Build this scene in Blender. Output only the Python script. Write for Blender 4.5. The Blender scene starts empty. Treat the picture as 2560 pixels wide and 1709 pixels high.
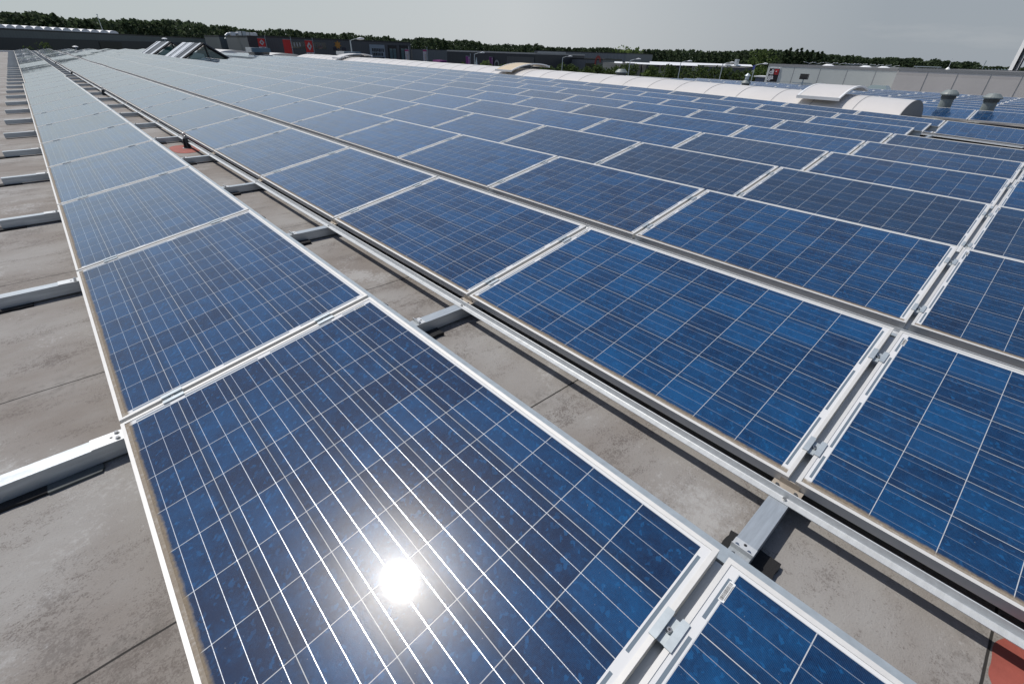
import bpy, math, random
import numpy as np
from mathutils import Vector, Matrix

random.seed(7)
rng = np.random.default_rng(11)
scn = bpy.context.scene
PI = math.pi

# ------------------------------------------------------------------ camera
F, PW, PH = 1150.838, 2560.0, 1709.0
CAM = Vector((0.17469, -1.7842, 1.12931))
_r = (2.02694, -0.76746, 0.45996)
def _rot(r):
    th = math.sqrt(sum(c * c for c in r)); k = [c / th for c in r]
    K = np.array([[0, -k[2], k[1]], [k[2], 0, -k[0]], [-k[1], k[0], 0]])
    return np.eye(3) + math.sin(th) * K + (1 - math.cos(th)) * K @ K
RC = _rot(_r)                                    # rows: right, down, forward
cam_d = bpy.data.cameras.new('camera'); cam = bpy.data.objects.new('camera', cam_d)
scn.collection.objects.link(cam); scn.camera = cam
cam_d.sensor_width = 36; cam_d.sensor_fit = 'HORIZONTAL'; cam_d.lens = F / PW * 36
cam_d.clip_start = 0.02; cam_d.clip_end = 6000
m = Matrix.Identity(4)
for i in range(3):
    m[i][0] = RC[0][i]; m[i][1] = -RC[1][i]; m[i][2] = -RC[2][i]; m[i][3] = CAM[i]
cam.matrix_world = m

def at(u, v, **k):
    """the point of the world seen at a pixel of the photo, on the plane x=, y= or z= (or at horizontal distance d=)"""
    d = RC.T @ np.array([(u - PW / 2) / F, (v - PH / 2) / F, 1.0])
    a, val = list(k.items())[0]
    if a == 'd': t = val / math.hypot(d[0], d[1])
    else:
        i = 'xyz'.index(a); t = (val - CAM[i]) / d[i]
    return Vector((CAM[0] + t * d[0], CAM[1] + t * d[1], CAM[2] + t * d[2]))
def px(P):
    c = RC @ (np.array(P) - np.array(CAM)); return PW / 2 + F * c[0] / c[2], PH / 2 + F * c[1] / c[2], c[2]

# ------------------------------------------------------------------ light
SUN = Vector((-0.12936, 0.48958, 0.86231)).normalized()
w = bpy.data.worlds.new('World'); scn.world = w; w.use_nodes = True
nt = w.node_tree; nt.nodes.clear()
def N(nt, t, **kw):
    n = nt.nodes.new(t)
    for k, v in kw.items(): setattr(n, k, v)
    return n
sky = N(nt, 'ShaderNodeTexSky', sky_type='NISHITA', sun_disc=False)
sky.sun_elevation = math.asin(SUN.z); sky.sun_rotation = math.atan2(SUN.x, SUN.y)
sky.air_density = 1.0; sky.dust_density = 1.2; sky.ozone_density = 1.0
tc = N(nt, 'ShaderNodeTexCoord')
mp = N(nt, 'ShaderNodeMapping'); mp.inputs['Scale'].default_value = (1.0, 1.0, 7.0)
nz = N(nt, 'ShaderNodeTexNoise'); nz.inputs['Scale'].default_value = 2.6; nz.inputs['Detail'].default_value = 6; nz.inputs['Roughness'].default_value = .6
cr = N(nt, 'ShaderNodeValToRGB'); cr.color_ramp.elements[0].position = .56; cr.color_ramp.elements[1].position = .80
cr.color_ramp.elements[0].color = (0, 0, 0, 1); cr.color_ramp.elements[1].color = (.42, .42, .42, 1)
veil = N(nt, 'ShaderNodeMix', data_type='RGBA')            # grey summer haze, dense low down, brighter towards the sun
sxyz = N(nt, 'ShaderNodeSeparateXYZ'); nt.links.new(tc.outputs['Generated'], sxyz.inputs[0])
vr = N(nt, 'ShaderNodeMapRange'); nt.links.new(sxyz.outputs[2], vr.inputs[0])
for i_, v_ in ((1, .07), (2, .42), (3, .94), (4, .04)): vr.inputs[i_].default_value = v_
nt.links.new(vr.outputs[0], veil.inputs[0])
dt = N(nt, 'ShaderNodeVectorMath', operation='DOT_PRODUCT'); nt.links.new(tc.outputs['Generated'], dt.inputs[0]); dt.inputs[1].default_value = (SUN.x / math.hypot(SUN.x, SUN.y), SUN.y / math.hypot(SUN.x, SUN.y), 0)
hr = N(nt, 'ShaderNodeMapRange'); nt.links.new(dt.outputs['Value'], hr.inputs[0])
for i_, v_ in ((1, -.1), (2, 1.), (3, 0.), (4, 1.)): hr.inputs[i_].default_value = v_
hc = N(nt, 'ShaderNodeValToRGB'); nt.links.new(hr.outputs[0], hc.inputs[0]); he = hc.color_ramp.elements
he[0].position = .08; he[0].color = (.345, .385, .430, 1); he[1].position = .97; he[1].color = (.500, .555, .575, 1)
e_ = he.new(.58); e_.color = (.590, .620, .640, 1)
hs = N(nt, 'ShaderNodeVectorMath', operation='SCALE'); hs.inputs['Scale'].default_value = 10.0; nt.links.new(hc.outputs[0], hs.inputs[0]); nt.links.new(hs.outputs[0], veil.inputs[7])
cl = N(nt, 'ShaderNodeMix', data_type='RGBA'); cl.inputs[7].default_value = (5.6, 5.7, 5.8, 1)
bg = N(nt, 'ShaderNodeBackground'); bg.inputs[1].default_value = .095
wo = N(nt, 'ShaderNodeOutputWorld')
L_ = nt.links.new
L_(sky.outputs[0], veil.inputs[6]); L_(veil.outputs[2], cl.inputs[6])
L_(tc.outputs['Generated'], mp.inputs[0]); L_(mp.outputs[0], nz.inputs[0]); L_(nz.outputs[0], cr.inputs[0])
L_(cr.outputs[0], cl.inputs[0]); L_(cl.outputs[2], bg.inputs[0]); L_(bg.outputs[0], wo.inputs[0])
sd = bpy.data.lights.new('sun', 'SUN'); sd.energy = 3.5; sd.angle = math.radians(.55); sd.color = (1, .955, .89)
so = bpy.data.objects.new('sun', sd); scn.collection.objects.link(so)
so.rotation_euler = SUN.to_track_quat('Z', 'Y').to_euler()
scn.view_settings.view_transform = 'Standard'; scn.view_settings.look = 'None'
scn.view_settings.exposure = 0.0; scn.view_settings.gamma = 1
scn.render.engine = 'CYCLES'
cy = scn.cycles; cy.use_denoising = True; cy.max_bounces = 6; cy.diffuse_bounces = 3; cy.glossy_bounces = 4
cy.transmission_bounces = 6; cy.transparent_max_bounces = 6; cy.sample_clamp_indirect = 6; cy.caustics_reflective = False; cy.caustics_refractive = False

# ------------------------------------------------------------------ helpers
col = scn.collection
def tag(o, label=None, cat=None, group=None, kind=None):
    if label: o['label'] = label
    if cat: o['category'] = cat
    if group: o['group'] = group
    if kind: o['kind'] = kind
    return o
def empty(name, loc=(0, 0, 0), rz=0):
    o = bpy.data.objects.new(name, None); o.empty_display_size = .1; o.location = loc; o.rotation_euler = (0, 0, rz); col.objects.link(o); return o
class MB:
    def __init__(s): s.v = []; s.f = []; s.m = []; s.uv = []
    def face(s, pts, mi=0, uv=None):
        b = len(s.v); s.v += [tuple(p) for p in pts]; s.f.append(tuple(range(b, b + len(pts)))); s.m.append(mi)
        s.uv += uv if uv else [(0, 0)] * len(pts); return s
    def box(s, c, d, mi=0, M=None):
        x, y, z = c; a, b, e = d[0] / 2, d[1] / 2, d[2] / 2
        P = [Vector((x + i * a, y + j * b, z + k * e)) for k in (-1, 1) for j in (-1, 1) for i in (-1, 1)]
        if M is not None: P = [M @ p for p in P]
        for q in ((0, 2, 3, 1), (4, 5, 7, 6), (0, 1, 5, 4), (2, 6, 7, 3), (0, 4, 6, 2), (1, 3, 7, 5)):
            s.face([P[i] for i in q], mi)
        return s
    def span(s, lo, hi, mi=0): return s.box([(a + b) / 2 for a, b in zip(lo, hi)], [abs(b - a) for a, b in zip(lo, hi)], mi)
    def prism(s, poly, axis, a, b, mi=0):
        """closed outline (list of 2-tuples) extruded from a to b along axis"""
        def P(p, t):
            q = list(p); q.insert(axis, t); return q
        n = len(poly)
        s.face([P(p, a) for p in poly], mi); s.face([P(p, b) for p in reversed(poly)], mi)
        for i in range(n):
            j = (i + 1) % n; s.face([P(poly[i], a), P(poly[i], b), P(poly[j], b), P(poly[j], a)], mi)
        return s
    def tube(s, pts, r, n=8, mi=0, caps=True):
        pts = [Vector(p) for p in pts]; rr = r if isinstance(r, (list, tuple)) else [r] * len(pts); rings = []
        for i, p in enumerate(pts):
            t = (pts[min(i + 1, len(pts) - 1)] - pts[max(i - 1, 0)]).normalized()
            u = t.cross(Vector((0, 0, 1)) if abs(t.z) < .9 else Vector((1, 0, 0))).normalized(); w_ = t.cross(u)
            b = len(s.v); rings.append(b)
            for k in range(n):
                a = 2 * PI * k / n; s.v.append(tuple(p + rr[i] * (math.cos(a) * u + math.sin(a) * w_)))
        for i in range(len(pts) - 1):
            for k in range(n):
                k2 = (k + 1) % n; s.f.append((rings[i] + k, rings[i] + k2, rings[i + 1] + k2, rings[i + 1] + k)); s.m.append(mi); s.uv += [(0, 0)] * 4
        if caps:
            for b, rev in ((rings[0], True), (rings[-1], False)):
                q = list(range(b, b + n)); s.f.append(tuple(reversed(q) if rev else q)); s.m.append(mi); s.uv += [(0, 0)] * n
        return s
    def mesh(s, name, mats, smooth=False):
        me = bpy.data.meshes.new(name); me.from_pydata(s.v, [], s.f)
        for mm in (mats if isinstance(mats, (list, tuple)) else [mats]): me.materials.append(mm)
        me.polygons.foreach_set('material_index', s.m)
        if smooth: me.polygons.foreach_set('use_smooth', [True] * len(s.f))
        l = me.uv_layers.new(name='UVMap'); l.data.foreach_set('uv', [c for p in s.uv for c in p])
        me.validate(); me.update(); return me
    def build(s, name, mats, parent=None, smooth=False, bevel=0):
        o = bpy.data.objects.new(name, s.mesh(name, mats, smooth)); col.objects.link(o)
        if parent is not None: o.parent = parent
        if bevel:
            b = o.modifiers.new('bevel', 'BEVEL'); b.width = bevel; b.segments = 2; b.limit_method = 'ANGLE'; b.angle_limit = math.radians(50)
        return o
def copy_tree(o, parent=None):
    c = o.copy(); col.objects.link(c); c.parent = parent
    for ch in o.children: copy_tree(ch, c)
    return c
ORD = ['', 'first', 'second', 'third', 'fourth', 'fifth', 'sixth', 'seventh', 'eighth', 'ninth', 'tenth', 'eleventh', 'twelfth', 'thirteenth',
       'fourteenth', 'fifteenth', 'sixteenth', 'seventeenth', 'eighteenth', 'nineteenth', 'twentieth']
def ordinal(n):
    if n <= 20: return ORD[n]
    t = {2: 'twenty', 3: 'thirty', 4: 'forty', 5: 'fifty'}[n // 10]
    return (t[:-1] + 'ieth') if n % 10 == 0 else t + '-' + ORD[n % 10]

# ------------------------------------------------------------------ materials
def mat(name, color=(.5, .5, .5), rough=.5, metal=0., spec=.5, noise=0, nscale=20, bump=0, bscale=200, coat=0, coat_r=.05, alpha=None, emit=None, stretch=None):
    m = bpy.data.materials.new(name); m.use_nodes = True; nt = m.node_tree; b = nt.nodes['Principled BSDF']
    b.inputs['Base Color'].default_value = (*color, 1); b.inputs['Roughness'].default_value = rough; b.inputs['Metallic'].default_value = metal
    b.inputs['Specular IOR Level'].default_value = spec; b.inputs['Coat Weight'].default_value = coat; b.inputs['Coat Roughness'].default_value = coat_r
    tc = N(nt, 'ShaderNodeTexCoord'); src = tc.outputs['Object']
    if stretch:
        mp = N(nt, 'ShaderNodeMapping'); mp.inputs['Scale'].default_value = stretch; nt.links.new(src, mp.inputs[0]); src = mp.outputs[0]
    if noise:
        n = N(nt, 'ShaderNodeTexNoise'); n.inputs['Scale'].default_value = nscale; n.inputs['Detail'].default_value = 7; n.inputs['Roughness'].default_value = .62
        nt.links.new(src, n.inputs[0])
        mr = N(nt, 'ShaderNodeMapRange'); mr.inputs[1].default_value = .3; mr.inputs[2].default_value = .7; mr.inputs[3].default_value = 1 - noise; mr.inputs[4].default_value = 1 + noise
        nt.links.new(n.outputs[0], mr.inputs[0])
        mx = N(nt, 'ShaderNodeVectorMath', operation='SCALE'); mx.inputs[0].default_value = color
        nt.links.new(mr.outputs[0], mx.inputs['Scale']); nt.links.new(mx.outputs[0], b.inputs['Base Color'])
    if bump:
        n2 = N(nt, 'ShaderNodeTexNoise'); n2.inputs['Scale'].default_value = bscale; n2.inputs['Detail'].default_value = 4
        nt.links.new(src, n2.inputs[0])
        bp = N(nt, 'ShaderNodeBump'); bp.inputs['Strength'].default_value = bump; bp.inputs['Distance'].default_value = .002
        nt.links.new(n2.outputs[0], bp.inputs['Height']); nt.links.new(bp.outputs[0], b.inputs['Normal'])
    return m
class G:
    """small arithmetic on shader sockets"""
    def __init__(s, nt): s.nt = nt
    def op(s, o, *a, clamp=False):
        n = N(s.nt, 'ShaderNodeMath', operation=o, use_clamp=clamp)
        for i, x in enumerate(a):
            if isinstance(x, (int, float)): n.inputs[i].default_value = x
            else: s.nt.links.new(x, n.inputs[i])
        return n.outputs[0]
    def mix(s, f, a, b):
        n = N(s.nt, 'ShaderNodeMix', data_type='RGBA')
        for i, x in ((0, f), (6, a), (7, b)):
            if isinstance(x, (int, float)): n.inputs[i].default_value = x
            elif isinstance(x, tuple): n.inputs[i].default_value = (*x, 1)
            else: s.nt.links.new(x, n.inputs[i])
        return n.outputs[2]
    def noise(s, vec, scale, detail=5, rough=.6, stretch=None):
        if stretch:
            mp = N(s.nt, 'ShaderNodeMapping'); mp.inputs['Scale'].default_value = stretch; s.nt.links.new(vec, mp.inputs[0]); vec = mp.outputs[0]
        n = N(s.nt, 'ShaderNodeTexNoise'); n.inputs['Scale'].default_value = scale; n.inputs['Detail'].default_value = detail; n.inputs['Roughness'].default_value = rough
        s.nt.links.new(vec, n.inputs[0]); return n.outputs[0]
    def ramp(s, x, lo, hi, a=0., b=1.):
        n = N(s.nt, 'ShaderNodeMapRange'); n.clamp = True; s.nt.links.new(x, n.inputs[0])
        for i, v in ((1, lo), (2, hi), (3, a), (4, b)): n.inputs[i].default_value = v
        return n.outputs[0]

PL, PWD, PT, TILT = 1.65, 0.99, 0.038, 0.18721
GAP = 0.02207; PITCH = PL + GAP; RP = 1.52916
CA0, CP, CW = 0.0215, 0.15815, 0.1563            # cells across the panel
CB0, CPB = 0.0340, 0.15825

def cell_material():
    m = bpy.data.materials.new('solar_cells'); m.use_nodes = True; nt = m.node_tree; b = nt.nodes['Principled BSDF']; g = G(nt)
    uv = N(nt, 'ShaderNodeUVMap'); uv.uv_map = 'UVMap'
    sp = N(nt, 'ShaderNodeSeparateXYZ'); nt.links.new(uv.outputs[0], sp.inputs[0])
    A, B = sp.outputs[0], sp.outputs[1]
    oi = N(nt, 'ShaderNodeObjectInfo')
    gi = N(nt, 'ShaderNodeNewGeometry')
    rnd = g.op('FRACT', g.op('ADD', oi.outputs['Random'], gi.outputs['Random Per Island']))
    ca = g.op('DIVIDE', g.op('SUBTRACT', A, CA0), CP); cb = g.op('DIVIDE', g.op('SUBTRACT', B, CB0), CPB)
    ia, ib = g.op('FLOOR', ca), g.op('FLOOR', cb)
    fa = g.op('MULTIPLY', g.op('SUBTRACT', ca, ia), CP); fb = g.op('MULTIPLY', g.op('SUBTRACT', cb, ib), CPB)
    ina = g.op('MULTIPLY', g.op('GREATER_THAN', ca, 0), g.op('LESS_THAN', ca, 6)); inb = g.op('MULTIPLY', g.op('GREATER_THAN', cb, 0), g.op('LESS_THAN', cb, 10))
    inside = g.op('MULTIPLY', ina, inb)
    cell = g.op('MULTIPLY', inside, g.op('MULTIPLY', g.op('LESS_THAN', fa, CW), g.op('LESS_THAN', fb, CW)))
    bus = g.op('LESS_THAN', g.op('ABSOLUTE', g.op('SUBTRACT', g.op('MODULO', fa, .052), .026)), .0007)
    bus = g.op('MULTIPLY', bus, g.op('MULTIPLY', inside, g.op('LESS_THAN', fa, CW)))
    # colour of the silicon: per cell shade, crystal flakes, a darker zone beside the joints
    cv = N(nt, 'ShaderNodeCombineXYZ'); nt.links.new(ia, cv.inputs[0]); nt.links.new(ib, cv.inputs[1]); nt.links.new(g.op('MULTIPLY', rnd, 91.7), cv.inputs[2])
    wn = N(nt, 'ShaderNodeTexWhiteNoise', noise_dimensions='3D'); nt.links.new(cv.outputs[0], wn.inputs[0])
    ov = N(nt, 'ShaderNodeCombineXYZ'); nt.links.new(g.op('ADD', A, g.op('MULTIPLY', rnd, 37.)), ov.inputs[0]); nt.links.new(B, ov.inputs[1]); nt.links.new(g.op('MULTIPLY', wn.outputs[0], 5.), ov.inputs[2])
    P = ov.outputs[0]
    dis = g.noise(P, 60, 4, .65)
    vo = N(nt, 'ShaderNodeTexVoronoi'); vo.inputs['Scale'].default_value = 110
    dv = N(nt, 'ShaderNodeVectorMath', operation='ADD')
    sc_ = N(nt, 'ShaderNodeVectorMath', operation='SCALE'); 
    cmb = N(nt, 'ShaderNodeCombineXYZ'); nt.links.new(dis, cmb.inputs[0]); nt.links.new(dis, cmb.inputs[1])
    nt.links.new(cmb.outputs[0], sc_.inputs[0]); sc_.inputs['Scale'].default_value = .03
    nt.links.new(P, dv.inputs[0]); nt.links.new(sc_.outputs[0], dv.inputs[1]); nt.links.new(dv.outputs[0], vo.inputs['Vector'])
    vs = N(nt, 'ShaderNodeSeparateXYZ'); nt.links.new(vo.outputs['Color'], vs.inputs[0])
    flake = g.ramp(vs.outputs[0], .86, 1.0)
    blot = g.noise(P, 14, 6, .7); fine = g.noise(P, 160, 3, .6)
    val = g.op('ADD', g.op('ADD', g.op('MULTIPLY', g.op('SUBTRACT', blot, .5), 1.5), g.op('MULTIPLY', g.op('SUBTRACT', fine, .5), .55)),
               g.op('ADD', g.op('MULTIPLY', g.op('SUBTRACT', wn.outputs[0], .5), .6), g.op('MULTIPLY', g.op('SUBTRACT', rnd, .5), .45)))
    val = g.op('ADD', g.op('ADD', val, .47), g.op('MULTIPLY', flake, .45), clamp=True)
    blue = g.mix(val, (.0020, .016, .056), (.0035, .066, .190))
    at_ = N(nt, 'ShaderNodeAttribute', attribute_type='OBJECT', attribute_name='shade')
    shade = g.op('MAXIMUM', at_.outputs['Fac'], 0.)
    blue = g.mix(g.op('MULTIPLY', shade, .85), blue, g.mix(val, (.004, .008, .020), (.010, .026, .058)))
    blue = g.mix(g.op('MULTIPLY', flake, .28), blue, (.010, .100, .260))
    joint = g.op('MULTIPLY', g.ramp(g.op('ABSOLUTE', g.op('SUBTRACT', fa, CW / 2)), .048, .078), .55)
    blue = g.mix(joint, blue, (.008, .018, .046))
    fin = g.op('LESS_THAN', g.op('ABSOLUTE', g.op('SUBTRACT', g.op('MODULO', fb, .0024), .0012)), .00011)
    blue = g.mix(g.op('MULTIPLY', fin, .5), blue, (.08, .14, .24))
    white = g.mix(inside, (.66, .665, .67), (.46, .48, .50))
    c = g.mix(cell, white, blue)
    c = g.mix(bus, c, (.66, .70, .74))
    # interconnect ribbons at both short ends
    def rib(b0, b1, s0):
        inb_ = g.op('MULTIPLY', g.op('GREATER_THAN', B, b0), g.op('LESS_THAN', B, b1))
        fr = g.op('MODULO', g.op('ADD', A, s0), .3173)
        return g.op('MULTIPLY', inb_, g.op('MULTIPLY', g.op('LESS_THAN', fr, .268), g.op('MULTIPLY', g.op('GREATER_THAN', A, .045), g.op('LESS_THAN', A, .948))))
    rb = g.op('MAXIMUM', rib(.0215, .0295, .3173 - .045), rib(PL - .0295, PL - .0215, .3173 - .2046))
    c = g.mix(rb, c, (.15, .19, .23))
    # dust that gathers at the low edge and thin dust overall
    dn = g.noise(P, 55, 6, .75); dn2 = g.noise(P, 4, 3, .6)
    edge = g.op('ADD', .016, g.op('ADD', g.op('MULTIPLY', dn, .012), g.op('MULTIPLY', dn2, .016)))
    dirt = g.op('MULTIPLY', g.ramp(g.op('SUBTRACT', edge, A), -.004, .004), g.ramp(dn, .15, .5, .55, 1.))
    tan = g.mix(fine, (.12, .092, .062), (.30, .245, .175))
    c = g.mix(g.op('MULTIPLY', dirt, .9), c, tan)
    dust = g.op('MULTIPLY', g.ramp(g.noise(P, 3, 6, .7), .35, .8), .014)
    c = g.mix(dust, c, (.40, .40, .38))
    spots = g.op('MULTIPLY', g.ramp(g.noise(P, 210, 1, .5), .79, .82), .35)
    c = g.mix(spots, c, (.5, .5, .48))
    nt.links.new(c, b.inputs['Base Color'])
    nt.links.new(g.op('MULTIPLY', bus, .85), b.inputs['Metallic'])
    nt.links.new(g.op('ADD', .22, g.op('MULTIPLY', dirt, .5)), b.inputs['Roughness'])
    b.inputs['Specular IOR Level'].default_value = .13
    bp0 = N(nt, 'ShaderNodeBump'); bp0.inputs['Strength'].default_value = .25; bp0.inputs['Distance'].default_value = .0006
    nt.links.new(g.noise(P, 520, 1, .5), bp0.inputs['Height']); nt.links.new(bp0.outputs[0], b.inputs['Normal'])
    nt.links.new(g.op('SUBTRACT', 1.0, g.op('MULTIPLY', dirt, .95)), b.inputs['Coat Weight'])
    b.inputs['Sheen Weight'].default_value = .15; b.inputs['Sheen Roughness'].default_value = .16; b.inputs['Sheen Tint'].default_value = (.9, .95, 1, 1)
    b.inputs['Coat Roughness'].default_value = .045; b.inputs['Coat IOR'].default_value = 1.42

    n3 = g.noise(P, 420, 2, .5)
    bp2 = N(nt, 'ShaderNodeBump'); bp2.inputs['Strength'].default_value = .02; bp2.inputs['Distance'].default_value = .0006
    nt.links.new(n3, bp2.inputs['Height']); nt.links.new(bp2.outputs[0], b.inputs['Coat Normal'])
    return m
M = {}
M['cells'] = cell_material()
M['frame'] = mat('anodised_frame', (.66, .652, .63), .42, .2, noise=.05, nscale=25)
M['back'] = mat('backsheet', (.7, .7, .7), .6)
M['alu'] = mat('mill_aluminium', (.62, .64, .65), .42, .35, noise=.10, nscale=9, stretch=(1, 6, 6), bump=.15, bscale=80)
M['beam'] = mat('aluminium_beam', (.46, .50, .53), .38, .5, noise=.14, nscale=6, stretch=(1.5, 14, 14), bump=.2, bscale=60)
M['zinc'] = mat('galvanised_steel', (.44, .49, .52), .45, .4, noise=.12, nscale=30)
M['steel'] = mat('stainless_bolt', (.55, .54, .52), .25, 1.0)
M['rubber'] = mat('rubber_crumb', (.012, .012, .013), .9, bump=1, bscale=160)
M['label'] = mat('label_paper', (.72, .73, .73), .4)
M['ink'] = mat('black_ink', (.015, .015, .015), .5)
M['black'] = mat('black_paint', (.012, .013, .015), .35, coat=.3)
M['redpaint'] = mat('red_roof_paint', (.28, .070, .052), .7, noise=.22, nscale=9, bump=.4, bscale=120)
M['whiteskin'] = mat('opal_polycarbonate', (.66, .63, .60), .34, noise=.05, nscale=.9, coat=.2, coat_r=.2)
M['tanskin'] = mat('tinted_polycarbonate', (.60, .49, .33), .4, noise=.05, nscale=1.5)
M['seam'] = mat('grey_seam_profile', (.36, .36, .36), .5, .3)
M['greywall'] = mat('grey_end_panel', (.17, .18, .19), .55, noise=.1, nscale=4)
M['ventgrey'] = mat('grey_vent_plastic', (.18, .21, .21), .5, noise=.12, nscale=12)
M['whitetrim'] = mat('white_trim', (.78, .79, .80), .4, noise=.05, nscale=3)

def roof_material():
    m = bpy.data.materials.new('bitumen_roofing'); m.use_nodes = True; nt = m.node_tree; b = nt.nodes['Principled BSDF']; g = G(nt)
    tc = N(nt, 'ShaderNodeTexCoord'); P = tc.outputs['Object']; sp = N(nt, 'ShaderNodeSeparateXYZ'); nt.links.new(P, sp.inputs[0])
    X, Y = sp.outputs[0], sp.outputs[1]
    big = g.noise(P, .9, 8, .62, (1, 1.6, 1)); streak = g.noise(P, 2.2, 8, .7, (1.0, 3.4, 1)); sm = g.noise(P, 9, 8, .75); gr = g.noise(P, 190, 3, .7); gr2 = g.noise(P, 60, 4, .7)
    c = g.mix(g.ramp(big, .38, .64), (.212, .190, .172), (.300, .290, .278))
    fg = g.op('MULTIPLY', g.op('SUBTRACT', gr, .5), .55); fm = g.op('MULTIPLY', g.op('SUBTRACT', gr2, .5), .45)
    st = g.op('ADD', g.op('ADD', streak, fm), fg)
    c = g.mix(g.op('MULTIPLY', g.ramp(st, .55, .66), .62), c, (.118, .100, .090))
    s2 = g.op('ADD', g.op('ADD', g.noise(P, 4.2, 6, .6), fm), fg)
    c = g.mix(g.op('MULTIPLY', g.ramp(s2, .58, .68), .50), c, (.105, .090, .082))
    c = g.mix(g.op('MULTIPLY', g.ramp(g.op('ADD', g.noise(P, 1.7, 5, .6), fm), .58, .70), .50), c, (.46, .46, .455))
    c = g.mix(g.op('MULTIPLY', g.ramp(gr, .36, .28), .5), c, (.08, .07, .065))
    c = g.mix(g.op('MULTIPLY', g.ramp(gr2, .66, .74), .35), c, (.50, .48, .46))
    # lap joints of the roofing sheets every 1.42 m
    wob = g.op('MULTIPLY', g.op('SUBTRACT', g.noise(P, 2.5, 4, .6), .5), .012)
    d = g.op('ABSOLUTE', g.op('SUBTRACT', g.op('FLOORED_MODULO', g.op('ADD', g.op('ADD', Y, wob), 2.196 + .71), 1.418), .71))
    line = g.ramp(d, .0022, .0038, 1., 0.)
    near = g.op('MULTIPLY', g.ramp(d, .02, .11, 1., 0.), g.ramp(g.noise(P, 26, 5, .75), .48, .64))
    c = g.mix(g.op('MULTIPLY', near, .55), c, (.12, .11, .10))
    c = g.mix(line, c, (.03, .028, .026))
    nt.links.new(c, b.inputs['Base Color']); b.inputs['Roughness'].default_value = .82; b.inputs['Specular IOR Level'].default_value = .3
    bp = N(nt, 'ShaderNodeBump'); bp.inputs['Strength'].default_value = .5; bp.inputs['Distance'].default_value = .004
    h = g.op('ADD', gr, g.op('MULTIPLY', sm, 1.5)); h = g.op('SUBTRACT', h, g.op('MULTIPLY', line, 2.))
    nt.links.new(h, bp.inputs['Height']); nt.links.new(bp.outputs[0], b.inputs['Normal'])
    return m
M['roof'] = roof_material()

# ------------------------------------------------------------------ the roof we stand on
def G_(y): return 1 - math.exp(-max(y, -6.) / 12.)
def zf(x, y):
    """height of the low panel edge above the world origin; the roofing lies 0.12 below"""
    xx = min(x, 13.76); q = G_(y)
    z = .01185 * xx + .01247 * xx * q - .00118 * xx * xx + .01439 * q + .00075 * xx * xx * q
    if x > 13.76:
        t = min(1, (x - 13.76) / 4); z = (1 - t) * z + t * (-.048 - (x - 18) * .0055)
    if y > 20: z += .012 * math.sin(y * .62 + x * .3) * min(1, (y - 20) / 10)
    return z
RZ = .12
GZ = -6.5
X0, X1, Y0, Y1 = -9., 32.5, -9., 67.6
mb = MB(); nx, ny = 66, 110
xs = [X0 + (X1 - X0) * i / nx for i in range(nx + 1)]; ys = [Y0 + (Y1 - Y0) * j / ny for j in range(ny + 1)]
for y in ys:
    for x in xs: mb.v.append((x, y, zf(max(x, -1), y) - RZ))
for j in range(ny):
    for i in range(nx):
        a = j * (nx + 1) + i; mb.f.append((a, a + 1, a + nx + 2, a + nx + 1)); mb.m.append(0); mb.uv += [(0, 0)] * 4
roof = mb.build('roof', M['roof'], smooth=True)
tag(roof, 'brown grey bitumen sheet roof under the solar panels', 'roof', kind='structure')
mb = MB()                                       # facade of our own building below the roof edge
zt = -.75
mb.span((X0, Y0, GZ), (X1 - .05, Y1 - .05, zt))
own = mb.build('warehouse_walls', mat('own_cladding', (.18, .19, .2), .5)); tag(own, 'grey clad walls of the warehouse carrying the solar roof', 'building', kind='structure')
# metal edge trims
def trim(name, pts, label, w_=.16, h=.10):
    mb = MB()
    for (a, b) in zip(pts[:-1], pts[1:]):
        a = Vector(a); b = Vector(b); d = (b - a); L = d.length; d.normalize(); s = Vector((d.y, -d.x, 0)) * w_ / 2; up = Vector((0, 0, h))
        P = [a - s, a + s, b + s, b - s]; Q = [p + up for p in P]
        mb.face(Q); mb.face([P[0], P[3], Q[3], Q[0]]); mb.face([P[1], Q[1], Q[2], P[2]])
    o = mb.build(name, M['whitetrim']); tag(o, label, 'roof trim'); return o
trim('roof_edge_trim', [(x, Y1, zf(max(x, 0), Y1) - RZ) for x in np.linspace(X0, X1, 30)], 'white metal roof edge trim at the far end of the panel rows')
trim('roof_edge_trim', [(X1, y, zf(X1, y) - RZ) for y in np.linspace(Y0, Y1, 40)], 'white metal roof edge trim in front of the pale warehouses', .3, .16)

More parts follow.
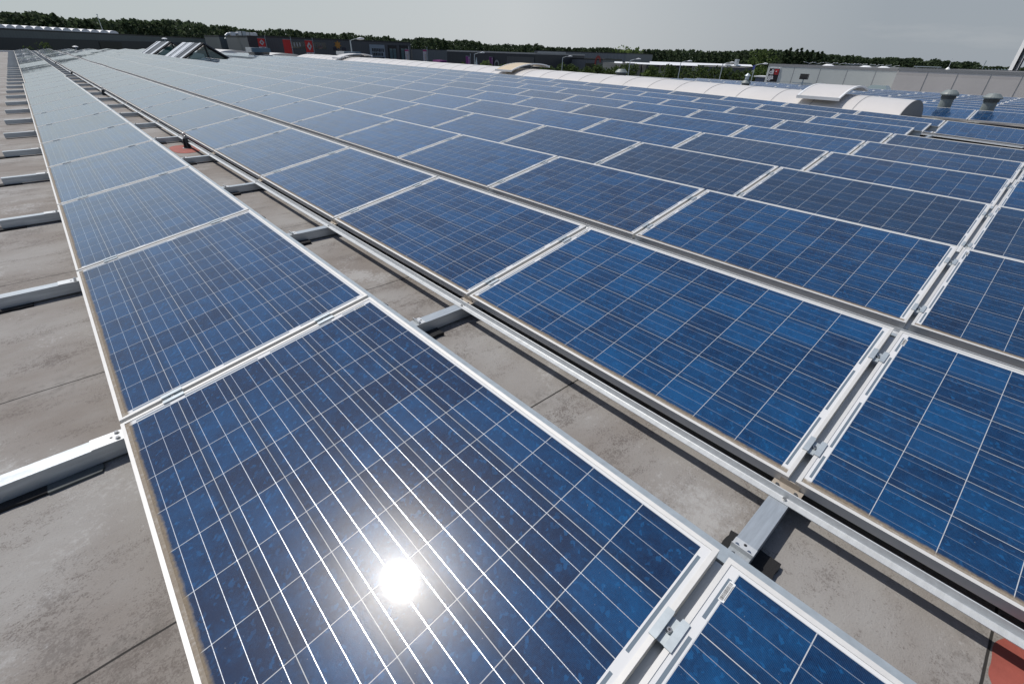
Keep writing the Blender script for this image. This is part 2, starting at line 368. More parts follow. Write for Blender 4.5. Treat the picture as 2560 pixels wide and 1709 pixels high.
# ------------------------------------------------------------------ solar panels
def panel_meshes():
    f = MB(); lip = .0115; a, b, t = PWD, PL, PT; ins = .0018
    O = [(0, 0), (a, 0), (a, b), (0, b)]; I = [(lip, lip), (a - lip, lip), (a - lip, b - lip), (lip, b - lip)]
    for i in range(4):
        j = (i + 1) % 4; o1, o2, i1, i2 = O[i], O[j], I[i], I[j]
        e = .0011                                # the mitre joint shows as a hairline
        f.face([(*o1, 0), (*o2, 0), (*i2, 0), (*i1, 0)])
        f.face([(*o1, -t), (*o2, -t), (*o2, 0), (*o1, 0)])
        f.face([(*i1, 0), (*i2, 0), (*i2, -.006), (*i1, -.006)])
        f.face([(*o2, -t), (*o1, -t), (*i1, -t), (*i2, -t)]); f.face([(*i1, -t), (*i1, -.006), (*i2, -.006), (*i2, -t)])
    c = MB(); l = lip - .001; z = -.0022
    q = [(l, l), (a - l, l), (a - l, b - l), (l, b - l)]
    c.face([(*p, z) for p in q], 0, q); c.face([(*p, z - .005) for p in reversed(q)], 1, list(reversed(q)))
    lb = MB(); z = -.0014; lb.span((.893, b - .0395, z - .0004), (.945, b - .0265, z), 0)
    random.seed(3); x = .896
    while x < .941:
        wd = random.choice((.0006, .0009, .0014)); lb.face([(x, b - .0355, z + .0002), (x + wd, b - .0355, z + .0002), (x + wd, b - .0278, z + .0002), (x, b - .0278, z + .0002)], 1); x += wd + random.choice((.0007, .0011))
    x = .899
    while x < .938:
        lb.face([(x, b - .0388, z + .0002), (x + .0013, b - .0388, z + .0002), (x + .0013, b - .0368, z + .0002), (x, b - .0368, z + .0002)], 1); x += .0022
    return f, c, lb
fM, cM, lM = panel_meshes()
frame_me = fM.mesh('frame', M['frame']); cell_me = cM.mesh('cell_sheet', [M['cells'], M['back']]); lab_me = lM.mesh('barcode_label', [M['label'], M['ink']])

def hole(r, yc):
    """places where the rows are interrupted by rooflights, vents or missing panels"""
    x = (r - 1) * RP
    if r in (6, 7, 8) and 35.0 < yc < 54: return True        # glass roof ridges
    if r in (8, 9) and yc < 0: return True
    if r == 10 and yc < -1.7: return True
    if r >= 11 and False: return True
    return False
slots = []
for r in range(1, 11):
    for i in range(-4, 41):
        y0 = i * PITCH - PL
        yc = y0 + PL / 2
        if y0 < -5.2 or y0 + PL > 67.2: continue
        if hole(r, yc): continue
        dx = .045 if (r == 1 and i >= 12) else 0
        slots.append((r, i, (r - 1) * RP + dx, y0))
FARX = 18.17
for k in range(9):                                # the second field beyond the white rooflight
    for i in range(-3, 10):
        y0 = i * PITCH - PL
        if k == 0 and False: continue
        slots.append((11 + k, i, FARX + k * RP, y0))
def slot_matrix(x0, y0):
    dy = (zf(x0, y0 + PL) - zf(x0, y0)) / PL
    z = zf(x0, y0)
    return Matrix.Translation((x0, y0, z)) @ Matrix.Rotation(math.atan(dy), 4, 'X') @ Matrix.Rotation(-TILT, 4, 'Y')
def area(Mx):
    P = []
    for c in ((0, 0, 0), (PWD, 0, 0), (PWD, PL, 0), (0, PL, 0)):
        u, v, d = px(Mx @ Vector(c))
        if d < .3: return 5e5, True
        P.append((u, v))
    s = abs(sum(P[i][0] * P[(i + 1) % 4][1] - P[(i + 1) % 4][0] * P[i][1] for i in range(4)) / 2)
    vis = any(-60 < u < PW + 60 and -20 < v < PH + 60 for u, v in P) or (min(p[0] for p in P) < PW and max(p[0] for p in P) > 0 and min(p[1] for p in P) < PH and max(p[1] for p in P) > 0)
    return s, vis
rec = []
for (r, i, x0, y0) in slots:
    Mx = slot_matrix(x0, y0); s, vis = area(Mx)
    if r >= 11: s *= .8
    if vis: rec.append((s, r, i, x0, y0, Mx))
rec.sort(key=lambda t: -t[0])
single, rest = rec[:300], rec[300:]
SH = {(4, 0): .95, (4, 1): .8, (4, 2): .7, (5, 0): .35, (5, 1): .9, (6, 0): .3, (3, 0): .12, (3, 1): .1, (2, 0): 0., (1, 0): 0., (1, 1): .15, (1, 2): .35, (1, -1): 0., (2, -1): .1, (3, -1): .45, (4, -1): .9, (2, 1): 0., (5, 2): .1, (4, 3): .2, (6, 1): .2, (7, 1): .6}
random.seed(21)
rowname = lambda r: f'in the {ordinal(r)} row from the left' if r <= 10 else f'in the {ordinal(r - 10)} row beyond the white vault'
count = {}
for (s, r, i, x0, y0, Mx) in sorted(single, key=lambda t: (t[1], t[2])):
    count[r] = count.get(r, 0) + 1; n = count[r]
    root = empty('solar_panel'); root.matrix_world = Mx
    tag(root, f'blue solar panel {rowname(r)}, {ordinal(n)} from the front', 'solar panel', 'solar panels in long rows on the roof')
    for nm, me, far in (('frame', frame_me, 1e9), ('cell_sheet', cell_me, 1e9), ('barcode_label', lab_me, 9)):
        if (Mx.translation - CAM).length > far: continue
        o = bpy.data.objects.new(nm, me); col.objects.link(o); o.parent = root
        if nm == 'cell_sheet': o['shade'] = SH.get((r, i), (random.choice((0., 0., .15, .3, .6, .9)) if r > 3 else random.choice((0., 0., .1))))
def merged(srcs, mats, name):
    mb = MB()
    for (s, r, i, x0, y0, Mx) in rest:
        for src, off in srcs:
            b = len(mb.v); mb.v += [tuple(Mx @ Vector(p)) for p in src.v]; mb.f += [tuple(k + b for k in f) for f in src.f]; mb.m += [k + off for k in src.m]; mb.uv += src.uv
    return mb.build(name, mats)
o = merged([(fM, 0), (cM, 1)], [M['frame'], M['cells'], M['back']], 'far_solar_panels')
tag(o, 'distant blue solar panels too small and many to tell apart', 'solar panels', kind='stuff')

# ------------------------------------------------------------------ clamps between neighbouring panels
def clamp_parts():
    b = MB(); h = .0035
    b.span((-.035, -.026, 0), (.035, -.009, h)); b.span((-.035, .009, 0), (.035, .026, h))
    b.span((-.030, -.0125, -.012), (.030, -.0085, h - .0004)); b.span((-.030, .0085, -.012), (.030, .0125, h - .0004)); b.span((-.030, -.0088, -.013), (.030, .0088, -.0095))
    k = MB(); k.tube([(0, 0, -.0095), (0, 0, -.001)], .0062, 12); k.tube([(0, 0, -.001), (0, 0, .0004)], [.0062, .0052], 12)
    hx = MB(); hx.tube([(0, 0, .0001), (0, 0, .0009)], .0028, 6)
    return b, k, hx
cb_, ck_, ch_ = clamp_parts()
cl_me = cb_.mesh('bracket', M['zinc']); ck_me = ck_.mesh('bolt', M['steel']); ch_me = ch_.mesh('bolt_socket', M['ink'])
cand = []
for r in range(1, 8):
    for i in range(-1, 14):
        if r in (8, 9) and i < 1: continue
        x0 = (r - 1) * RP + (.045 if (r == 1 and i >= 12) else 0); y = i * PITCH + GAP / 2
        for a in (.172, .772):
            z = zf(x0, y)
            p = Vector((x0, y, z)) + Vector((math.cos(TILT) * a, 0, math.sin(TILT) * a))
            u, v, d = px(p)
            if d > .2 and -20 < u < PW + 20 and -20 < v < PH + 20: cand.append(((p - CAM).length, p, r, i, a))
cand.sort(key=lambda t: t[0])
for (d, p, r, i, a) in cand[:96]:
    t = empty('panel_clamp'); t.matrix_world = Matrix.Translation(p) @ Matrix.Rotation(-TILT, 4, 'Y')
    tag(t, f'grey metal clamp {"low" if a < .5 else "high"} on the {ordinal(i + 2)} joint from the front, {ordinal(r)} panel row', 'clamp', 'clamps holding the panel edges')
    for nm, me in (('bracket', cl_me), ('bolt', ck_me)):
        o = bpy.data.objects.new(nm, me); col.objects.link(o); o.parent = t
        if nm == 'bolt' and d < 6:
            s_ = bpy.data.objects.new('bolt_socket', ch_me); col.objects.link(s_); s_.parent = o

# ------------------------------------------------------------------ cross beams under the rows
BZ = -.049                                        # top of the beams below the panel plane
def beam(i, n):
    yc = i * PITCH + GAP / 2; xl = -.36; xr = 15.0
    if yc < -.1 and i < 0: xr = 15.0
    t = empty('cross_beam', (0, yc, 0))
    tag(t, f'aluminium cross beam under the panel rows, {ordinal(n)} counting from the front', 'cross beam', 'aluminium cross beams carrying the panel rows')
    mb = MB(); xs = [xl, 0, .97, 1.53] + [2.5 + k * 1.53 for k in range(9)]
    xs = [x for x in xs if x <= xr]
    hw, th = .0295, .0035; ht = .060
    prof = [(-hw, 0), (hw, 0), (hw, -ht), (hw - .004, -ht), (hw - .004, -.004), (-hw + .004, -.004), (-hw + .004, -ht), (-hw, -ht)]
    prof = [(-hw, 0), (hw, 0), (hw, -ht), (-hw, -ht)]
    for a, b in zip(xs[:-1], xs[1:]):
        za, zb = zf(a, yc) + BZ, zf(b, yc) + BZ; n_ = len(prof)
        for k in range(n_):
            k2 = (k + 1) % n_; p, q = prof[k], prof[k2]
            mb.face([(a, p[0], za + p[1]), (b, p[0], zb + p[1]), (b, q[0], zb + q[1]), (a, q[0], za + q[1])])
    za = zf(xl, yc) + BZ; e = xl
    for (p0, p1) in (((-hw, 0), (hw, -.004)), ((-hw, -.004), (-hw + .004, -ht)), ((hw - .004, -.004), (hw, -ht))):
        mb.face([(e, p0[0], za + p0[1]), (e, p1[0], za + p0[1]), (e, p1[0], za + p1[1]), (e, p0[0], za + p1[1])])
    o = mb.build('beam_profile', M['beam'], t)
    if yc < 14:
        # screwed end plates either side of the first row
        for (xa, xb, xbolt) in ((-.098, -.002, -.022), (1.199, 1.237, 1.208)):
            z = zf(xa, yc) + BZ; pb = MB(); pb.span((xa, -hw - .001, z), (xb, hw + .001, z + .0035))
            if xa > 0: pb.span((xa, -hw - .001, z + .0035), (xa + .003, hw + .001, z + .016))
            pl = pb.build('joint_plate', M['alu'], t)
            for yy in (-.017, .017):
                bb = MB(); bb.tube([(xbolt, yy, z + .0035), (xbolt, yy, z + .0052)], .0085, 14); bb.tube([(xbolt, yy, z + .0052), (xbolt, yy, z + .0115)], .0058, 6); bb.build('bolt', M['steel'], pl)
            if yc < 5:
                hb = MB(); hb.tube([((xa + xb) / 2 + .01, 0, z + .0036), ((xa + xb) / 2 + .01, 0, z + .0042)], .0045, 12); hb.build('slot_hole', M['ink'], pl)
    return t
nb = 0
for i in range(-2, 41):
    nb += 1; beam(i, nb)
# rubber pads under the nearest beams
def pad(x, y, sx, sy, h, label, name='rubber_pad'):
    mb = MB(); n = 7; P = []
    random.seed(int(x * 1000 + y * 77)); z = zf(x, y) - RZ
    for s in range(4):
        for k in range(n):
            t = k / n; a = [(-1 + 2 * t, -1), (1, -1 + 2 * t), (1 - 2 * t, 1), (-1, 1 - 2 * t)][s]
            P.append((x + a[0] * sx / 2 + random.uniform(-.003, .003), y + a[1] * sy / 2 + random.uniform(-.003, .003)))
    mb.prism(P, 2, z, z + h); o = mb.build(name, M['rubber'], bevel=.0015); tag(o, label, 'pad', 'rubber pads under the cross beams'); return o
for i in range(-1, 5):
    yc = i * PITCH + GAP / 2
    pad(1.235, yc - .017, .130, .148, .018, f'black rubber pad in the gap beside the first row, under the {ordinal(i + 3)} beam')
    pad(-.33, yc - .015, .20, .10, .012, f'black rubber pad at the left edge under the end of the {ordinal(i + 3)} beam')
mb = MB(); mb.prism([(-.235, -.062), (-.095, -.060), (-.088, -.04), (-.09, .02), (-.235, .02)], 2, zf(0, 0) - RZ, zf(0, 0) - RZ + .008)
o = mb.build('felt_mat', mat('grey_felt', (.09, .10, .10), .9, noise=.2, nscale=40)); tag(o, 'thin grey felt mat under the near beam left of the panels', 'mat')

def cable(i):
    y = i * PITCH + GAP / 2; z = zf(1.0, y); mb = MB()
    pts = [(.93, y + .0, z + .10), (.965, y - .004, z + .118), (1.0, y - .002, z + .128), (1.03, y + .003, z + .121), (1.055, y - .004, z + .10), (1.06, y - .012, z + .06)]
    mb.tube(pts, .0042, 7); o = mb.build('panel_cable', M['black'], smooth=True); tag(o, f'black cable end poking out of the {ordinal(i + 2)} joint of the first row', 'cable', 'cables at the first row joints')
for i in (-1, 0, 1): cable(i)
# ------------------------------------------------------------------ rails along the rows
def rail(r):
    x0 = (r - 1) * RP; ya, yb = (-5.3, 67.3) if r < 8 else (-.1, 67.3)
    if r == 10: ya = -1.75
    ys = np.linspace(ya, yb, 60)
    if r > 1:
        xl, xc = x0 - .067, x0 - .038; mb = MB(); tk = .0025
        prof = [(xl, 0), (xc - .002, 0), (xc + .002, 0), (xc + .002, .0275), (xc + .0005, .0282), (xc - .002, .0275), (xc - .0035, .0045), (xc - .006, tk), (xl, tk)]
        for a, b in zip(ys[:-1], ys[1:]):
            za, zb = zf(x0, a) + BZ, zf(x0, b) + BZ; n = len(prof)
            for k in range(n):
                p, q = prof[k], prof[(k + 1) % n]
                mb.face([(p[0], a, za + p[1]), (q[0], a, za + q[1]), (q[0], b, zb + q[1]), (p[0], b, zb + p[1])])
        o = mb.build('mounting_rail', M['alu']); tag(o, f'long aluminium angle rail along the low edge of the {ordinal(r)} panel row', 'rail', 'aluminium rails along the panel rows')
        if r == 2:
            for i in range(-1, 8):                # joint brackets and screws towards the panels
                y = i * PITCH + GAP / 2; z = zf(x0, y) + BZ
                bk = MB(); bk.span((xc + .002, y - .045, z + .012), (x0 + .004, y + .045, z + .016)); bk.span((x0 + .001, y - .030, z + .016), (x0 + .005, y + .030, z + .036))
                b_ = bk.build('joint_bracket', mat('weathered_bracket', (.40, .35, .29), .6, .2, noise=.2, nscale=30) if i == -1 else bpy.data.materials['weathered_bracket'], o)
                for yy in (-.028, .028):
                    bb = MB(); bb.tube([(xc + .017, y + yy, z + .016), (xc + .017, y + yy, z + .0205)], .0062, 8); bb.build('screw', M['steel'], b_)
                bb = MB(); bb.tube([(xl + .016, y - .01, z + tk), (xl + .016, y - .01, z + tk + .006)], .0062, 8); bb.build('screw', M['steel'], o)
    # bearer along the high edge
    mb = MB(); xh = x0 + PWD * math.cos(TILT); zh = PWD * math.sin(TILT)
    prof = [(xh + .006, -.052), (xh + .006, -.035), (xh + .058, -.046), (xh + .061, -.050), (xh + .040, -.14), (xh + .037, -.14), (xh + .055, -.055)]
    for a, b in zip(ys[:-1], ys[1:]):
        za, zb = zf(x0, a) + zh, zf(x0, b) + zh; n = len(prof)
        for k in range(n):
            p, q = prof[k], prof[(k + 1) % n]
            mb.face([(p[0], a, za + p[1]), (q[0], a, za + q[1]), (q[0], b, zb + q[1]), (p[0], b, zb + p[1])])
    o = mb.build('bearer_rail', M['zinc']); tag(o, f'grey bearer rail under the high edge of the {ordinal(r)} panel row', 'rail', 'bearer rails under the high panel edges')
for r in range(1, 11): rail(r)
# channels seen in the joints between the panels of the nearest rows
def joint_channel(r, i):
    x0 = (r - 1) * RP; y = i * PITCH + GAP / 2; z = zf(x0, y)
    mb = MB(); mb.span((.012, -.016, -PT - .010), (PWD - .006, .016, -PT - .002)); o = mb.build('joint_channel', M['beam'])
    o.matrix_world = Matrix.Translation((x0, y, z)) @ Matrix.Rotation(-TILT, 4, 'Y')
    tag(o, f'grey support channel in the {ordinal(i + 2)} joint from the front of the {ordinal(r)} panel row', 'channel', 'support channels under the panel joints')
for r in range(1, 7):
    for i in range(-1, 6): joint_channel(r, i)

# ------------------------------------------------------------------ red paint and fall-protection anchors
def paint(x, y, sx, sy, label):
    mb = MB(); P = []; n = 60
    for k in range(n):
        t = 2 * PI * k / n; e = 2.9
        c, s = math.cos(t), math.sin(t); rr = (abs(c) ** e + abs(s) ** e) ** (-1 / e) * (1 + random.uniform(-.008, .008))
        X, Y = x + sx / 2 * rr * c, y + sy / 2 * rr * s; P.append((X, Y, zf(X, Y) - RZ + .003))
    mb.face(P); o = mb.build('paint_patch', M['redpaint']); tag(o, label, 'paint patch')
paint(1.45, -2.50, .33, .60, 'red painted patch on the roofing at the right bottom corner')
paint(1.40, 6.05, .30, .66, 'red painted patch around the nearest roof anchor')
def anchor(x, y, label, h=.19):
    z = zf(x, y) - RZ; t = empty('roof_anchor', (x, y, z)); tag(t, label, 'roof anchor', 'roof anchors in line between the first rows')
    b = MB(); b.tube([(0, 0, .001), (0, 0, .006)], .062, 20); b.build('base_plate', M['zinc'], t)
    b = MB(); b.tube([(0, 0, .006), (0, 0, .03), (0, 0, .125), (0, 0, .135)], [.046, .042, .027, .012], 18); b.build('body', M['black'], t, smooth=False)
    b = MB(); b.tube([(0, 0, .13), (0, 0, .15)], .008, 8); b.build('stem', M['steel'], t)
    b = MB(); n = 16; b.tube([(.020 * math.cos(2 * PI * k / n), 0, .168 + .020 * math.sin(2 * PI * k / n)) for k in range(n + 1)], .0055, 8, caps=False); b.build('ring', M['steel'], t)
names = ['nearest', 'second', 'third', 'fourth', 'fifth', 'farthest']
for k, (x, y) in enumerate(((1.452, 6.10), (1.46, 14.95), (1.47, 24.4), (1.48, 34.2), (1.48, 43.9), (1.49, 53.7))):
    anchor(x, y, f'black eye bolt anchor between the first two panel rows, {names[k]} of the line')
anchor(12.95, -1.46, 'black eye bolt anchor at the right picture edge by the bare roof')

# ------------------------------------------------------------------ barrel rooflight with opened hatches
VX0, VX1 = 15.22, 18.10; VC, VR = (VX0 + VX1) / 2, (VX1 - VX0) / 2; VH = .50
def zv(y): return -.06 + .75 * (zf(13.76, y) + .06)
def vz(x, y, lift=0):
    s = max(0., 1 - ((x - VC) / VR) ** 2); return zv(y) - RZ + .04 + VH * s ** .62 + lift
root = empty('barrel_rooflight', (0, 0, 0)); tag(root, 'long white barrel vault rooflight with grey rounded end between the panel fields', 'rooflight')
VY0, VY1, VP = 1.0, 40.0, 1.03
mb = MB(); nseg = 28; yy = [VY0 + VP * k for k in range(int((VY1 - VY0) / VP) + 1)]
for a, b in zip(yy[:-1], yy[1:]):
    for k in range(nseg):
        t0, t1 = PI * k / nseg, PI * (k + 1) / nseg; xa, xb = VC - VR * math.cos(t0), VC - VR * math.cos(t1)
        mb.face([(xa, a, vz(xa, a)), (xb, a, vz(xb, a)), (xb, b, vz(xb, b)), (xa, b, vz(xa, b))])
mb.build('vault_skin', M['whiteskin'], root, smooth=True)
for y in yy:                                      # glazing bars between the sheets
    mb = MB(); L = []
    for k in range(nseg + 1):
        x = VC - VR * math.cos(PI * k / nseg); L.append(x)
    for xa, xb in zip(L[:-1], L[1:]):
        h = .006; mb.face([(xa, y - .009, vz(xa, y, h)), (xb, y - .009, vz(xb, y, h)), (xb, y + .009, vz(xb, y, h)), (xa, y + .009, vz(xa, y, h))])
        mb.face([(xa, y - .009, vz(xa, y)), (xb, y - .009, vz(xb, y)), (xb, y - .009, vz(xb, y, h)), (xa, y - .009, vz(xa, y, h))])
    mb.build('glazing_bar', M['seam'], root)
mb = MB(); y = VY0 - .02; pts = [(VC - VR * math.cos(PI * k / nseg), ) for k in range(nseg + 1)]
poly = [(VX0, y, zf(VX0, y) - RZ)] + [(p[0], y, vz(p[0], y, .004)) for p in pts] + [(VX1, y, zf(VX1, y) - RZ)]
mb.face(poly); mb.face([(p[0], p[1] + .03, p[2]) for p in reversed(poly)])
mb.build('end_panel', M['greywall'], root)
mb = MB()
for xs_ in (VX0, VX1): mb.span((xs_ - .06, VY0, zf(VC, 1) - RZ - .03), (xs_ + .06, VY1, zf(VC, 1) - RZ + .09))
mb.build('curb', M['seam'], root)
def hatch(y0, y1, skin, label, lift=.17, tilt=0.0):
    t = empty('rooflight_hatch', (0, 0, 0)); tag(t, label, 'hatch', 'opened smoke hatches on the white vault'); w0, w1 = VC - 1.22, VC + 1.10
    mb = MB(); n = 18; X = [w0 + (w1 - w0) * k / n for k in range(n + 1)]; ym = (y0 + y1) / 2
    f = lambda x: vz(VC + (x - VC) * .86, ym, lift - .05 + .13 * (x - w0) / (w1 - w0))
    for a, b in zip(X[:-1], X[1:]):
        mb.face([(a, y0, f(a)), (b, y0, f(b)), (b, y1, f(b)), (a, y1, f(a))]); mb.face([(a, y0, f(a) - .012), (a, y1, f(a) - .012), (b, y1, f(b) - .012), (b, y0, f(b) - .012)])
    mb.build('hatch_skin', skin, t, smooth=False)
    for yy_ in (y0, y1):
        mb = MB()
        mb.prism([(x, f(x) + .010) for x in X] + [(x, f(x) - .034) for x in reversed(X)], 1, yy_ - .022, yy_ + .022)
        mb.build('side_frame', M['whitetrim'], t)
    for xx in (w0, w1):
        mb = MB(); mb.span((xx - .03, y0 - .02, f(xx) - .055), (xx + .03, y1 + .02, f(xx) + .018)); mb.build('end_frame', M['whitetrim'], t)
    mb = MB(); mb.tube([(w0 + .5, ym, f(w0 + .5) - .02), (w0 + .7, ym, vz(w0 + .7, ym))], .02, 6); mb.build('opening_arm', M['zinc'], t)
    mb = MB(); mb.tube([(w1 - .5, ym, f(w1 - .5) - .02), (w1 - .7, ym, vz(w1 - .7, ym))], .02, 6); mb.build('opening_arm', M['zinc'], t)
hatch(2.42, 3.42, M['whiteskin'], 'white curved hatch raised above the near end of the vault')
hatch(15.0, 16.0, M['tanskin'], 'tan curved hatch raised above the middle of the vault')
hatch(31.5, 32.5, M['whiteskin'], 'white curved hatch raised on the far part of the vault')

# round roof vents
def vent(p, r, h, label, cone=.5, group=None, two=False):
    z = zf(p[0], p[1]) - RZ; t = empty('roof_vent', (p[0], p[1], z)); tag(t, label, 'roof vent', group)
    mb = MB(); mb.tube([(0, 0, 0), (0, 0, .03), (0, 0, h * .62), (0, 0, h * .8)], [r * .86, r * .74, r * .68, r * .66], 20); mb.build('pipe', M['ventgrey'], t, smooth=False)
    mb = MB(); mb.tube([(0, 0, h * .70), (0, 0, h * .84)], r * .78, 20); mb.build('collar', mat('vent_dark', (.06, .07, .07), .5) if 'vent_dark' not in bpy.data.materials else bpy.data.materials['vent_dark'], t)
    mb = MB(); mb.tube([(0, 0, h * .82), (0, 0, h * .86), (0, 0, h * (.86 + .14 * cone)), (0, 0, h)], [r * .98, r, r * .55 if cone > .6 else r * .85, r * .05 if cone > .6 else r * .5], 22); mb.build('cap', M['ventgrey'], t, smooth=False)
    if two:
        mb = MB(); mb.tube([(0, 0, h), (0, 0, h + .10), (0, 0, h + .12), (0, 0, h + .2)], [r * .4, r * .4, r * .62, r * .1], 14); mb.build('upper_cap', M['zinc'], t)
vent((19.42, .78), .22, .74, 'squat grey flat-capped roof vent left of its twin at the right', .4, 'round grey vents between the far panels')
vent((19.42, -.16), .22, .72, 'grey cone-capped roof vent nearest the right picture edge', .9, 'round grey vents between the far panels')
p = at(1861, 222, x=19.3); vent((19.3, p.y), .17, .70, 'grey capped roof vent with a dark turbine top behind the vault', .8, two=True)
p = at(1552, 190, x=19.3); vent((19.3, p.y), .27, .82, 'wide green grey hooded vent showing above the vault ridge', .95)
# floodlight on the far roof edge
p = at(2004, 213, x=31.2); z = zf(31.2, p.y) - RZ
t = empty('floodlight', (31.2, p.y, z)); tag(t, 'black floodlight on a short mast in front of the pale warehouse wall', 'floodlight')
hh = at(2004, 196, x=31.2).z - z
mb = MB(); mb.tube([(0, 0, 0), (0, 0, hh)], .035, 8); mb.build('mast', M['zinc'], t)
mb = MB(); mb.box((0, 0, hh * .62), (.06, 1.0, .05)); mb.build('cross_bar', M['zinc'], t)
mb = MB(); mb.box((0, 0, hh + .08), (.16, .40, .26)); mb.build('lamp_housing', M['black'], t, bevel=.02)
mb = MB(); mb.box((.09, 0, hh + .08), (.02, .34, .2)); mb.build('lens', mat('lamp_glass', (.1, .1, .1), .1, coat=1), t)

# ------------------------------------------------------------------ glass ridge rooflights
M['darkframe'] = mat('dark_roof_frame', (.020, .022, .024), .4)
M['brightcap'] = mat('bright_cover_strip', (.60, .62, .64), .35, .5)
M['greenglass'] = mat('green_roof_glass', (.035, .085, .08), .06, coat=1, coat_r=.03, noise=.25, nscale=1.2)
M['paleglass'] = mat('pale_roof_glass', (.22, .33, .31), .1, coat=1, coat_r=.03)
def ridge(xa, xb, y0, y1, zb, zr, label, strips):
    t = empty('glass_ridge_rooflight', (0, 0, 0)); tag(t, label, 'rooflight', 'ridge shaped glass rooflights'); xm = (xa + xb) / 2
    mb = MB(); mb.span((xa - .12, y0 - .1, zb - .25), (xb + .12, y1, zb + .02)); mb.build('curb', M['darkframe'], t)
    mb = MB(); mb.face([(xa, y0, zb), (xm, y0, zr), (xm, y1, zr), (xa, y1, zb)]); mb.face([(xb, y0, zb), (xb, y1, zb), (xm, y1, zr), (xm, y0, zr)]); mb.build('glass_slope', M['greenglass'], t)
    mb = MB(); i = .16; mb.face([(xa + .25, y0 - .01, zb + .05), (xb - .25, y0 - .01, zb + .05), (xm, y0 - .01, zr - .12)]); mb.build('gable_glass', M['greenglass'], t)
    mb = MB(); mb.face([(xa + .5, y0 - .014, zb + .10), (xa + .95, y0 - .014, zb + .10), (xm - .1, y0 - .014, zb + .16), (xm - .12, y0 - .014, zr - .55), (xm - .6, y0 - .014, zr - .45)]); mb.build('gable_glass', M['paleglass'], t)
    for (a, b) in (((xa, zb), (xm, zr)), ((xb, zb), (xm, zr))):
        mb = MB(); mb.tube([(a[0], y0 - .02, a[1] + .02), (b[0], y0 - .02, b[1] + .02)], .07, 4); mb.build('gable_frame', M['darkframe'], t)
    mb = MB(); mb.tube([(xa - .1, y0 - .03, zb + .03), (xb + .1, y0 - .03, zb + .03)], .06, 4); mb.build('gable_frame', M['darkframe'], t)
    mb = MB(); mb.tube([(xm + .15, y0 - .03, zb), (xm + .02, y0 - .03, zr)], .045, 4); mb.build('gable_frame', M['darkframe'], t)
    for (fa, fb) in strips:                      # bright cover strips on the slope that faces us
        ya, yb = y0 + (y1 - y0) * fa, y0 + (y1 - y0) * fb; mb = MB(); e = .05
        nx_, nz_ = -(zr - zb), (xm - xa); ln = math.hypot(nx_, nz_); ox, oz = nx_ / ln * e, nz_ / ln * e
        mb.face([(xa + ox - .05, ya, zb + oz - .02), (xm + ox, ya, zr + oz), (xm + ox, yb, zr + oz), (xa + ox - .05, yb, zb + oz - .02)])
        mb.face([(xa + ox - .05, ya, zb + oz - .02), (xa, ya, zb), (xm, ya, zr), (xm + ox, ya, zr + oz)])
        mb.face([(xm + ox, ya, zr + oz), (xm - ox, ya, zr + oz), (xm - ox, yb, zr + oz), (xm + ox, yb, zr + oz)]); mb.build('cover_strip', M['brightcap'], t)
    for (fa, fb) in zip([s[1] for s in strips[:-1]], [s[0] for s in strips[1:]]):
        ya, yb = y0 + (y1 - y0) * fa, y0 + (y1 - y0) * fb; mb = MB()
        mb.face([(xa, ya, zb + .03), (xm, ya, zr + .03), (xm, yb, zr + .03), (xa, yb, zb + .03)]); mb.build('dark_pane', M['darkframe'], t)
ridge(7.25, 10.45, 36, 41.2, .04, 1.05, 'nearer of two black framed ridge shaped glass rooflights', [(0, .14), (.38, .42), (.46, .66), (.70, .74), (.80, 1.0)])
ridge(7.20, 10.45, 45, 50.3, .06, 1.06, 'farther ridge shaped glass rooflight left of its larger looking twin', [(0, .2), (.62, .78), (.86, .92)])
# box shaped ventilation cowls
M['cowltop'] = mat('blue_grey_cowl', (.10, .15, .19), .35, .5); M['cowlside'] = mat('brushed_cowl_side', (.26, .26, .25), .4, .7, noise=.15, nscale=4, stretch=(1, 1, 9))
def cowl(y, ua, ub, va, vb, uw, label):
    p0 = at(ua, vb, y=y); p1 = at(ub, vb, y=y); tp = at((ua + ub) / 2, va, y=y); cx = (p0.x + p1.x) / 2; hw = (p1.x - p0.x) / 2; h = tp.z - p0.z
    t = empty('ventilation_cowl', (cx, y, p0.z)); tag(t, label, 'ventilation cowl', 'metal ventilation cowls by the far rooflights'); bw = hw * .62; dpt = hw * 1.1
    def ring(w_, d_, z): return [(-w_, -d_, z), (w_, -d_, z), (w_, d_, z), (-w_, d_, z)]
    def skin(a, b, nm, m_, cap=False):
        mb = MB()
        for k in range(4): mb.face([a[k], a[(k + 1) % 4], b[(k + 1) % 4], b[k]])
        if cap: mb.face(b)
        mb.build(nm, m_, t)
    skin(ring(bw, dpt * .7, -.2), ring(hw * .86, dpt, h * .55), 'cowl_base', M['cowlside'])
    skin(ring(hw, dpt * 1.1, h * .55), ring(hw * .94, dpt * 1.05, h), 'cowl_hood', M['cowltop'], True)
    mb = MB(); mb.span((-hw * 1.03, -dpt * .9, h * .52), (-hw * .55, dpt * .9, h * 1.02)); mb.build('bright_flap', M['brightcap'], t)
cowl(44.5, 626, 672, 120, 143, 0, 'larger grey ventilation cowl in front of the red banner')
cowl(40.5, 853, 894, 129.5, 147.5, 0, 'smaller grey ventilation cowl behind the far end of the vault')
